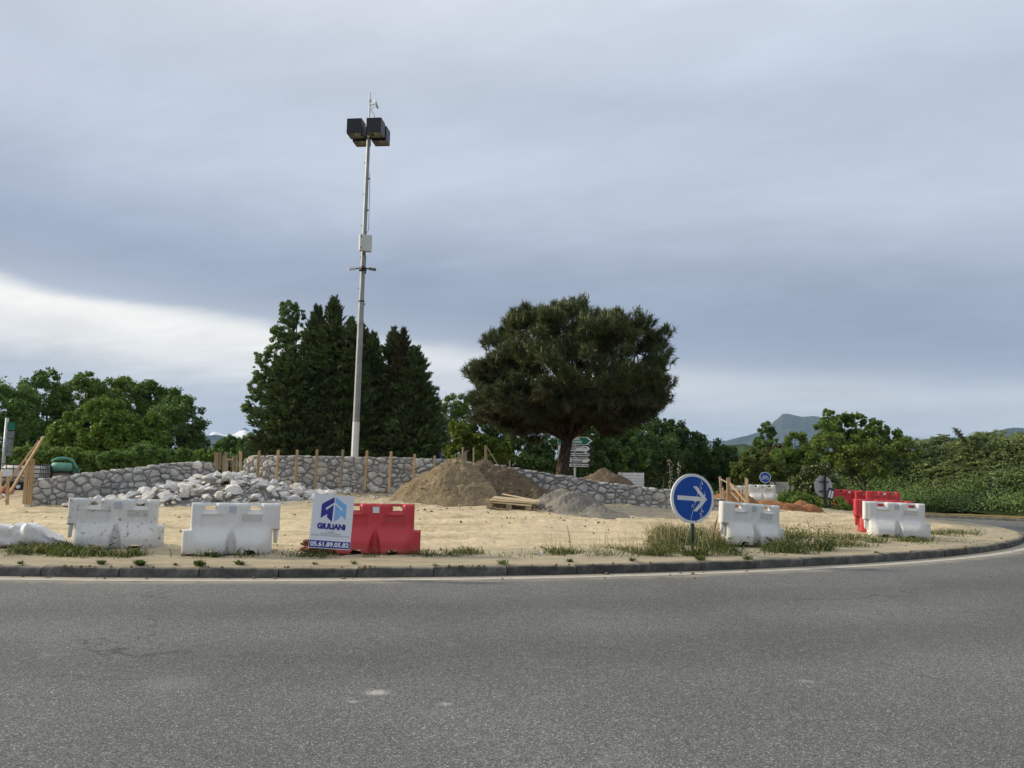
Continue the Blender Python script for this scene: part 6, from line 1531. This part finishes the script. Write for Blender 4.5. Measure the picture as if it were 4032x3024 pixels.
# --- hedge bank on the right
def bank_z(x, y):
    r = math.hypot(x-CX, y-CY); th = math.degrees(math.atan2(y-CY, x-CX))
    side = sstep(60, 38, th)
    return z_ground(x, y) + side * (3.75 + 0.35*mnoise.noise((x*.12, y*.12, 6))) * sstep(RO+2.2, RO+9.5, r) + 0.15
bk = polar(list(np.linspace(RO+2.4, RO+14, 24)) + [RO+20, RO+40], np.linspace(R_(-58), R_(64), 190), lambda x, y, r, th: bank_z(x, y) - 0.12 + 0.25*mnoise.noise((x*.4, y*.4, 3)), 'bank')
o = obj('bank', bk, mat_grassland('bank_undergrowth', (0.018, 0.030, 0.009), (0.045, 0.060, 0.020))); tag(o, kind='structure')
def hedge():
    rg = np.random.default_rng(77); C = []; N = []; D = []; Tn = []; C2 = []; N2 = []
    n = 14000
    for i in range(n):
        th = R_(rg.uniform(-35, 58)); r = RO + 2.6 + 8.6*rg.random()**0.9
        x, y = CX+r*math.cos(th), CY+r*math.sin(th); z = bank_z(x, y); lump = 0.45*mnoise.noise((x*0.55, y*0.55, 9)) + 0.2*mnoise.noise((x*1.7, y*1.7, 2))
        hh = z + 0.5 + lump
        upness = sstep(RO+4.4, RO+6.8, r + 1.8*mnoise.noise((x*.3, y*.3, 7)))
        if rg.random() < upness:
            # horizontal juniper spray, tips drooping, facing outwards
            a = rg.uniform(0, 2*math.pi); L = rg.uniform(0.35, 0.8); dv = np.array([math.cos(a)-0.35*math.cos(th), math.sin(a)-0.35*math.sin(th), rg.uniform(0.0, 0.45)]); dv /= np.linalg.norm(dv)
            m_ = 20; u = rg.random(m_); sd = np.cross(dv, [0, 0, 1.0]); sd /= np.linalg.norm(sd)
            P = np.array([x, y, hh - 0.5*rg.random()**1.5 - 0.05]) + np.outer(u*L, dv) + np.outer(rg.normal(size=m_)*0.20*L*(1.1-u), sd) + np.outer(-0.22*L*u**2 + rg.normal(size=m_)*0.02, [0, 0, 1.0])
            C.append(P); N.append(np.tile([0, 0, 1.0], (m_, 1))); D.append(np.tile(dv, (m_, 1))); Tn.append(np.clip(rg.normal(.5, .25) + rg.normal(0, .1, m_), 0, 1))
        else:
            m_ = 17; P = np.array([x, y, hh-0.25]) + rg.normal(size=(m_, 3))*np.array([.28, .28, .22]); C2.append(P); N2.append(np.tile([-0.5*math.cos(th), -0.5*math.sin(th), 0.8], (m_, 1)))
    C = np.concatenate(C); N = np.concatenate(N); D = np.concatenate(D); Tn = np.concatenate(Tn); n2 = len(C)
    Nn = unit(N + 0.45*rg.normal(size=(n2, 3))); a = unit(D + 0.4*rg.normal(size=(n2, 3))); b = unit(np.cross(Nn, a)); s = (0.085*rg.uniform(.6, 1.4, n2))[:, None]
    V = np.empty((n2, 3, 3)); V[:, 0] = C - a*s + b*s*0.45; V[:, 1] = C - a*s - b*s*0.45; V[:, 2] = C + a*s*1.3
    o = obj('juniper_hedge', build_np(V.reshape(-1, 3), np.arange(3*n2).reshape(n2, 3), 'juniper', Tn), L_JUN); tag(o, 'spreading grey green juniper thicket covering the right bank', 'hedge')
    C2 = np.concatenate(C2); N2 = np.concatenate(N2)
    o = obj('bramble_thicket', leaf_mesh(C2, N2, 0.062, 0.6, rg, 0.7), L_BRAMBLE); tag(o, 'bramble thicket dotted with small white flowers along the road edge', 'thicket')
    # bare branch leaning out of the hedge top
    A = at(3805, 1745, 55); m = MB(); m.tube([A, at(3785, 1712, 55), at(3762, 1693, 55)], [0.06, 0.05, 0.02], 6)
    root = thing('branch', 'broken dark juniper branch sticking up from the hedge top', 'branch', A); obj('stem', m.mesh(), A_BARK, root, world=True)
    P = np.concatenate([at(3803-40*t, 1742-46*t, 55)[None] + rg.normal(size=(10, 3))*0.09 for t in np.linspace(0, 1.1, 40)]); obj('needles', leaf_mesh(P, np.tile([0, 0, 1.0], (len(P), 1)), 0.08, 0.35, rg), L_CON, root, world=True)
    tree_px('shrub', 'pale shrub poking above the hedge top at the right', 'shrub', 56, [(3840, 1738, 25, 20), (3950, 1750, 40, 18), (4000, 1752, 40, 18)], 3920, L_JUN, 6000, 0.08, 48, sub=20, trunk=0.03)
hedge()

# ------------------------------------------------------------------ the pine
def pine():
    rg = np.random.default_rng(5); d = 30.5; k = mpp(d); base = at(2212, 1872, d); zb = base[2] - 0.12
    root = thing('pine_tree', 'big spreading pine with pale upright candles on its crown', 'tree', (base[0], base[1], zb))
    o8 = [(910, 125), (800, 190), (650, 260), (530, 380), (410, 500), (400, 640), (260, 750), (200, 880), (240, 1050), (330, 1180), (560, 1275), (800, 1320), (1050, 1260), (1350, 1290), (1640, 1265), (1820, 1140), (1960, 1000), (1990, 850), (1900, 780), (2010, 650), (2000, 500), (1950, 390), (1750, 340), (1550, 265), (1250, 225), (1050, 175)]
    O = np.array([(1700 + x/2.073, 1100 + y/2.073) for x, y in o8]); cx_, cy_ = 2230, 1500
    ang = np.arctan2(O[:, 1]-cy_, O[:, 0]-cx_); rad = np.hypot(O[:, 1]-cy_, O[:, 0]-cx_); od = np.argsort(ang); ang, rad = ang[od], rad[od]
    def rmax(a): return np.interp(a, np.concatenate([[ang[-1]-2*math.pi], ang, [ang[0]+2*math.pi]]), np.concatenate([[rad[-1]], rad, [rad[0]]]))
    c0 = at(cx_, cy_, d); DEP = 3.9
    right = np.array([math.cos(face(base)), math.sin(face(base)), 0]); fwd = np.array([-right[1], right[0], 0]); upv = np.array([0, 0, 1.0])
    roll = ROLL
    def pos(px, py, w):
        """crown point: (px,py) offsets as in the photo, w metres towards/away"""
        return c0 + right*((px-cx_)*k) + upv*(-(py-cy_)*k*1.01 + (px-cx_)*k*math.sin(roll)) + fwd*w
    tips = []; clumps = []
    while len(clumps) < 580:
        D = rand_dir(1, rg)[0]
        if rg.random() < 0.36:
            b_ = R_(rg.choice([rg.uniform(-5, 50), rg.uniform(130, 190)])); e_ = rg.uniform(-.7, .7); D = np.array([math.cos(b_)*math.sqrt(1-e_*e_), e_, -math.sin(b_)*math.sqrt(1-e_*e_)])
        a = math.atan2(D[2]*-1, D[0]); rr = float(rmax(a)); s = math.sqrt(max(0, 1-D[1]**2)); q = rg.uniform(0.68, 0.95) if rg.random() < 0.78 else rg.uniform(.35, .68)
        lump = 1 + 0.10*mnoise.noise(Vector(D)*2.6)
        px, py, w = cx_ + math.cos(a)*rr*s*q*lump, cy_ + math.sin(a)*rr*s*q*lump, D[1]*DEP*q
        if py > cy_ + (228 if px < 2150 else (190 if px < 2390 else 218))*(1 - (w/6.5)**2): continue
        R0_ = rg.uniform(30, 54)
        if px + R0_*0.8 > (2662 if py < 1560 else 2662 - (py-1560)*0.75): continue
        if px - R0_*0.8 < 1800: continue
        clumps.append((px, py, w, a, D[2], q, R0_))
    for (px, py, w, a, dz, q, R0) in clumps:
        for _ in range(12):
            D = rand_dir(1, rg)[0]; D[2] = abs(D[2])*1.0 - 0.25; f_ = rg.uniform(0.55, 1.0)
            tips.append((px + D[0]*R0*f_, py - D[2]*R0*0.8*f_, w + D[1]*R0*k*f_, a, D[2], min(1.0, q + 0.12*max(0, D[2]))))
    # limbs: from the trunk fork outwards
    fork = pos(2238, 1715, 0)
    m = MB()
    m.tube([(base[0], base[1], zb-0.3), tuple(base + [0.02, 0, 0.1]), tuple(pos(2226, 1790, 0)), tuple(fork)], [0.27, 0.225, 0.205, 0.19], 14)
    A_PBARK = None
    tr = obj('trunk', m.mesh('trunk', True), mat_pine_bark(), root, world=True)
    limbs = []
    for (px, py, w, r) in ((2080, 1600, -0.8, .11), (1960, 1560, .4, .09), (1900, 1640, -1.2, .07), (2130, 1480, 1.0, .10), (2200, 1380, -0.6, .11), (2260, 1300, .6, .10), (2330, 1420, -1.2, .10), (2400, 1540, .8, .10), (2480, 1600, -1.5, .08), (2540, 1500, 1.2, .08), (2500, 1400, -.4, .07), (2050, 1400, -1.6, .07), (2300, 1590, -2.2, .07), (2150, 1600, 2.2, .07), (2350, 1480, 2.4, .07), (2040, 1650, -2.0, .06), (2420, 1640, -2.2, .06), (2560, 1580, 0.0, .06)):
        e = pos(px, py, w); mid = fork*0.55 + e*0.45 + np.array([0, 0, 0.15]); limbs.append((e, mid, r))
        obj('limb', MB().tube([tuple(fork - [0, 0, 0.2]), tuple(mid), tuple(e)], [r, r*0.75, r*0.3], 8).mesh('limb', True), tr.data.materials[0], root, world=True)
    E = np.array([l[0] for l in limbs] + [l[1] for l in limbs]); tw = MB()
    TP = np.array([pos(*t[:3]) for t in tips])
    for i in rg.choice(len(TP), 620, replace=False):
        j = np.argmin(((E - TP[i])**2).sum(1)); a, b = E[j], TP[i]; tw.tube([tuple(a), tuple((a+b)/2 + rg.normal(size=3)*0.12 - np.array([0, 0, .08])), tuple(b)], [0.03, 0.02, 0.007], 4, False)
    tag(obj('twigs', tw.mesh(), tr.data.materials[0], root, world=True), kind='stuff')
    # needle tufts
    NV = []; TT = []
    for i, (px, py, w, a, dz, q) in enumerate(tips):
        c = TP[i]; out = unit((c - (c0 - np.array([0, 0, 1.2])))[None])[0]; ax_ = unit((out*0.8 + np.array([0, 0, 0.75 if py < cy_+100 else 0.1]) + 0.3*rg.normal(size=3))[None])[0]
        m_ = 50; u = rg.random(m_); st = c + np.outer((u-0.5)*0.34, ax_); dv = unit(ax_*0.55 + rg.normal(size=(m_, 3))*0.75); L = rg.uniform(.14, .27, m_)[:, None]
        sd = unit(np.cross(dv, rg.normal(size=(m_, 3))))*0.014
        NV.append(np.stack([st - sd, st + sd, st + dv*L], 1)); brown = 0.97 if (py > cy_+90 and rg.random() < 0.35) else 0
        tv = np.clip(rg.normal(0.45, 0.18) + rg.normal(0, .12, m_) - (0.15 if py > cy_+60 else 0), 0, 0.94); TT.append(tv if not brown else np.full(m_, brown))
    NV = np.concatenate(NV); TT = np.concatenate(TT)
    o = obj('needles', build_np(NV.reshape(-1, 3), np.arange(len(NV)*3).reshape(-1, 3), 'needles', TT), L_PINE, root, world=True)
    # candles
    cm = MB(); cnt = 0
    for i, (px, py, w, a, dz, q) in enumerate(tips):
        edge = q > 0.8
        if not edge or py > cy_ + 60: continue
        pr = 0.60 if py < cy_-170 else (0.30 if py < cy_-60 else 0.10)
        if rg.random() > pr: continue
        for _ in range(rg.integers(1, 3)):
            b = TP[i] + rg.normal(size=3)*0.07 + np.array([0, 0, 0.05]); h = rg.uniform(.09, .25); e = b + np.array([rg.normal()*0.02, rg.normal()*0.02, h]); cm.tube([tuple(b), tuple((b+e)/2), tuple(e)], [0.018, 0.019, 0.008], 5)
    o2 = obj('candles', cm.mesh(), plain('pine_candles', (0.22, 0.23, 0.11), 0.8, 0.1, var=0.25, scale=3), root, world=True); o2['kind'] = 'stuff'; o['kind'] = 'stuff'
def mat_pine_bark():
    m, nt, b = nodes_mat('pine_bark', 0.95, 0.1)
    c = mk(nt, 'ShaderNodeTexCoord'); mp = mk(nt, 'ShaderNodeMapping'); mp.inputs['Scale'].default_value = (9, 9, 2.2); link(nt, c.outputs['Object'], mp.inputs[0])
    v = mk(nt, 'ShaderNodeTexVoronoi', feature='DISTANCE_TO_EDGE'); v.inputs['Scale'].default_value = 1.6; link(nt, mp.outputs[0], v.inputs['Vector'])
    f = tex_noise(nt, 3, 6, .7, vec=mp.outputs[0])
    col = mixc(nt, 1.0, ramp_(nt, v.outputs['Distance'], [(0.0, (0.035, 0.026, 0.02)), (0.2, (0.15, 0.115, 0.085))]), ramp_(nt, f, [(.3, .6), (.7, 1.25)]), 'MULTIPLY')
    link(nt, col, b.inputs['Base Color']); bump(nt, b, nmath(nt, 'MINIMUM', v.outputs['Distance'], 0.25), 1.0, 0.12); return m
pine()

# ------------------------------------------------------------------ grass and weeds on the island edge
def blades(name, pts, hmin, hmax, width, mat, seed, lean=0.35, seeds=0.0, kind='stuff'):
    rg = np.random.default_rng(seed); P = np.array(pts, float); n = len(P); h = (hmin + (hmax-hmin)*rg.random(n)**1.7)[:, None]
    a = rg.uniform(0, 2*math.pi, n); sd = np.stack([np.cos(a), np.sin(a), np.zeros(n)], 1)*(width*rg.uniform(.6, 1.3, n))[:, None]
    ln = rg.normal(size=(n, 3))*lean; ln[:, 2] = 0; up = np.array([0, 0, 1.0])
    mid = P + (ln*0.35 + up*0.55)*h; tip = P + (ln*1.0 + up*0.95)*h
    V = np.stack([P-sd, P+sd, mid+sd*0.7, tip, mid-sd*0.7], 1); Q = np.arange(5*n).reshape(n, 5); T = rg.uniform(0, 1, n)
    o = obj(name, build_np(V.reshape(-1, 3), Q, name, T), mat); tag(o, kind=kind); return o
def band(n, spans, seed):
    """spans: (px0, px1, y_lo, y_hi, weight) areas of the photo where grass grows; clumped"""
    rg = random.Random(seed); out = []; ws = [s[4]*(s[1]-s[0]) for s in spans]
    while len(out) < n:
        s = rg.choices(spans, ws)[0]; px = rg.uniform(s[0], s[1]); py = rg.uniform(s[2], s[3]); p = ground(px, py)
        if mnoise.noise((p[0]*2.1, p[1]*2.1, 4.4)) + 0.6*mnoise.noise((p[0]*5, p[1]*5, 1.4)) < rg.uniform(-0.12, 0.5): continue
        for _ in range(4): 
            x, y = p[0]+rg.gauss(0, .07), p[1]+rg.gauss(0, .05); out.append((x, y, zt(x, y)-0.01))
    return out
blades('grass', band(3200, [(0, 300, 2155, 2188, 3), (300, 560, 2165, 2190, 1.6), (0, 1100, 2186, 2196, .25)], 1), 0.04, 0.18, 0.005, L_GRASS, 1, 0.5)
blades('grass', band(2600, [(1100, 1600, 2182, 2196, .6), (1600, 2100, 2170, 2195, 1), (2050, 2600, 2160, 2192, 2.2)], 2), 0.03, 0.12, 0.005, L_GRASS, 2, 0.5)
blades('grass', band(9500, [(2570, 2760, 2095, 2192, 2.2), (2700, 3090, 2118, 2190, 3), (3050, 3270, 2118, 2182, 1.7)], 3), 0.05, 0.24, 0.005, L_GRASS, 3, 0.55)
blades('grass', band(3000, [(3250, 3480, 2115, 2155, 1.6), (3450, 3680, 2105, 2140, 1.6), (3640, 3860, 2090, 2118, 1.1)], 4), 0.04, 0.14, 0.006, L_GRASS, 4, 0.5)
blades('dry_grass', band(1100, [(2560, 2760, 2100, 2175, 2), (2750, 3100, 2115, 2170, 2), (2060, 2560, 2165, 2188, .5)], 5), 0.15, 0.62, 0.0028, L_STRAW, 5, 0.22)
blades('dry_grass', band(350, [(3100, 3350, 2075, 2150, 1)], 15), 0.12, 0.40, 0.0028, L_STRAW, 6, 0.25)
def leafy(name, pts, h, size, mat, seed):
    rg = np.random.default_rng(seed); P = np.array(pts, float); n = len(P); P[:, 2] += h*rg.random(n)**1.4; N = np.tile([0, -0.3, 0.9], (n, 1))
    o = obj(name, leaf_mesh(P, N, size, 0.45, rg, 0.9, name), mat); tag(o, kind='stuff'); return o
L_HERB = foliage('low_weeds', (0.04, 0.065, 0.016), (0.15, 0.19, 0.06), 0.35, accent=(0.5, 0.48, 0.38), acc_t=0.975, nscale=2.0)
leafy('ground_weeds', band(7000, [(2570, 3270, 2105, 2188, 3)], 21), 0.22, 0.020, L_HERB, 31)
leafy('ground_weeds', band(3500, [(0, 560, 2155, 2192, 2), (1100, 2560, 2172, 2196, .7), (3270, 3850, 2092, 2150, 1)], 22), 0.10, 0.017, L_HERB, 32)
def tall_stalks():
    # seeding stalks in front of the sign and beside it
    rg = random.Random(3); A_SEED = plain('seed_heads', (0.60, 0.57, 0.45), 0.9, 0.1, var=0.3)
    for px, py, tx, ty, d, lab in ((2690, 2150, 2768, 1878, 13.6, 'tall pale grass stalk with seeds in front of the arrow sign'), (2660, 2150, 2636, 1806, 14.6, 'tallest seeding stalk left behind the arrow sign'), (2680, 2150, 2672, 1815, 14.7, 'second tall seeding stalk behind the arrow sign'), (2800, 2160, 2760, 2000, 13.6, 'seeding stalk crossing the lower right of the arrow sign'), (2745, 2160, 2775, 1935, 13.6, 'curved seeding stalk over the arrow tip of the sign')):
        a = at(px, py, d); a[2] = zt(a[0], a[1]); b = at(tx, ty, d); root = thing('grass_stalk', lab, 'grass stalk', a)
        ctl = (a+b)/2 + np.array([-0.03, 0, 0.06]); pts = [(1-t)**2*a + 2*t*(1-t)*ctl + t*t*b for t in np.linspace(0, 1, 9)]
        obj('stem', MB().tube(pts, [0.0018]*5 + [0.0014]*4, 5).mesh(), A_SEED, root, world=True)
        m = MB()
        for i in range(26 if d > 14 else 9):
            t = rg.uniform(.6, 1.0); q = (1-t)**2*a + 2*t*(1-t)*ctl + t*t*b; e = q + np.array([rg.gauss(0, .028), rg.gauss(0, .02), rg.gauss(-.005, .02)]); m.tube([q*0.3+e*0.7, e, e + np.array([0, 0, -0.022])], [0.002, 0.005, 0.0015], 4)
        obj('seed_head', m.mesh(), A_SEED, root, world=True)
tall_stalks()
def weed(px, py, label, s=0.12, n=70, mat=L_GRASS, seed=0):
    rg = np.random.default_rng(seed+500); p = ground(px, py); p[2] += 0.003
    n_ = n; a = rg.uniform(0, 2*math.pi, n_); u = rg.uniform(.3, 1, n_); L = s*u
    base = np.zeros((n_, 3)); base[:, :2] = rg.normal(size=(n_, 2))*s*0.22; dv = np.stack([np.cos(a)*0.75, np.sin(a)*0.75, rg.uniform(.35, 1.2, n_)], 1); dv = unit(dv); sd = np.stack([-np.sin(a), np.cos(a), np.zeros(n_)], 1)*0.011*s/0.12
    mid = base + dv*L[:, None]*0.6; tip = base + dv*L[:, None] + np.array([0, 0, -0.12])*L[:, None]
    V = np.stack([base-sd*.4, base+sd*.4, mid+sd, tip, mid-sd], 1)
    o = obj('weed', build_np(V.reshape(-1, 3), np.arange(5*n_).reshape(n_, 5), 'weed', rg.uniform(0, .85, n_)), mat, None, p); tag(o, label, 'weed', 'weeds along the kerb')
A_W = foliage('weed_green', (0.05, 0.08, 0.02), (0.17, 0.23, 0.06), 0.35)
for i, (px, py, s, n, lab) in enumerate(((400, 2222, .11, 90, 'round green weed on the kerb below the muddy white barrier'), (550, 2225, .15, 120, 'bright green grass tuft hanging over the kerb edge'), (785, 2228, .16, 70, 'tall dark weed growing from a kerb joint left of the clean white barrier'), (945, 2224, .12, 80, 'fan shaped weed on the kerb below the clean white barrier'), (848, 2194, .12, 60, 'pale green grass tuft at the clean white barrier foot'),
                                        (1395, 2222, .09, 30, 'small dry weed on the kerb right of the company sign'), (1980, 2222, .15, 40, 'broad leaved weed standing in a kerb joint at the picture middle'), (2243, 2213, .10, 60, 'small green weed on the kerb left of the arrow sign'), (2490, 2210, .10, 60, 'flat green weed on the kerb near the soil clods'), (2755, 2205, .15, 60, 'upright green weed on the kerb below the arrow sign'), (2945, 2212, .14, 80, 'spiky green tuft in the kerb joint below the grassy barrier'), (690, 2226, .07, 40, 'tiny weed on the kerb between the left barriers'), (80, 2222, .09, 50, 'sparse weed on the kerb at the far left'), (1240, 2224, .07, 30, 'dry scrap of weed on the kerb under the company sign'), (3450, 2178, .07, 30, 'small weed on the pavement below the right white barrier'), (1715, 2262, .09, 22, 'thin weed in the gutter against the kerb'))):
    weed(px, py, lab, s*0.8, n, A_W if i % 3 else L_GRASS, i)

# ------------------------------------------------------------------ woods closing the view, and the air
def far_wood(label, d, prof, n, leaf, mat, seed, thick=9.0):
    rg = np.random.default_rng(seed); xs = [p[0] for p in prof]; ys = [p[1] for p in prof]; P = np.empty((n, 3)); N = np.tile([0, -0.5, 0.8], (n, 1)).astype(float)
    for i in range(n):
        px = rg.uniform(xs[0], xs[-1]); dd = d + rg.random()**1.5*thick; top = at(px, float(np.interp(px, xs, ys)), dd)
        b = 0.80 + 0.20*mnoise.noise((px*0.035, 0.3, seed)) + 0.12*mnoise.noise((px*0.11, 2.2, seed)); z0 = z_ground(top[0], top[1]); u = rg.random()**0.75
        P[i] = (top[0], top[1], z0 + (top[2]-z0)*b*u)
    o = obj('woodland', leaf_mesh(P, N, leaf, 0.6, rg, 0.8), mat); tag(o, kind='stuff'); return o
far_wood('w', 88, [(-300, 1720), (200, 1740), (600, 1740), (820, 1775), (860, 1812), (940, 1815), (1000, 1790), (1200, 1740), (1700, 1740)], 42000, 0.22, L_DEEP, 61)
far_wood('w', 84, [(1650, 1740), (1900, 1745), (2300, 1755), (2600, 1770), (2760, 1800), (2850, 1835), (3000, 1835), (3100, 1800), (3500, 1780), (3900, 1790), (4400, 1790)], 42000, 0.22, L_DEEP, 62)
hz = MB().box((-9300, -9300, -7.5), (9300, 9700, 480)).mesh('haze'); fixn(hz)
hm = bpy.data.materials.new('haze_air'); hm.use_nodes = True; hm.node_tree.nodes.clear()
ho = hm.node_tree.nodes.new('ShaderNodeOutputMaterial'); hv = hm.node_tree.nodes.new('ShaderNodeVolumePrincipled')
hv.inputs['Color'].default_value = (0.50, 0.70, 1.0, 1); hv.inputs['Density'].default_value = 0.00008; hv.inputs['Anisotropy'].default_value = 0.0
hm.node_tree.links.new(hv.outputs[0], ho.inputs['Volume'])
o = obj('haze', hz, hm); tag(o, kind='stuff')
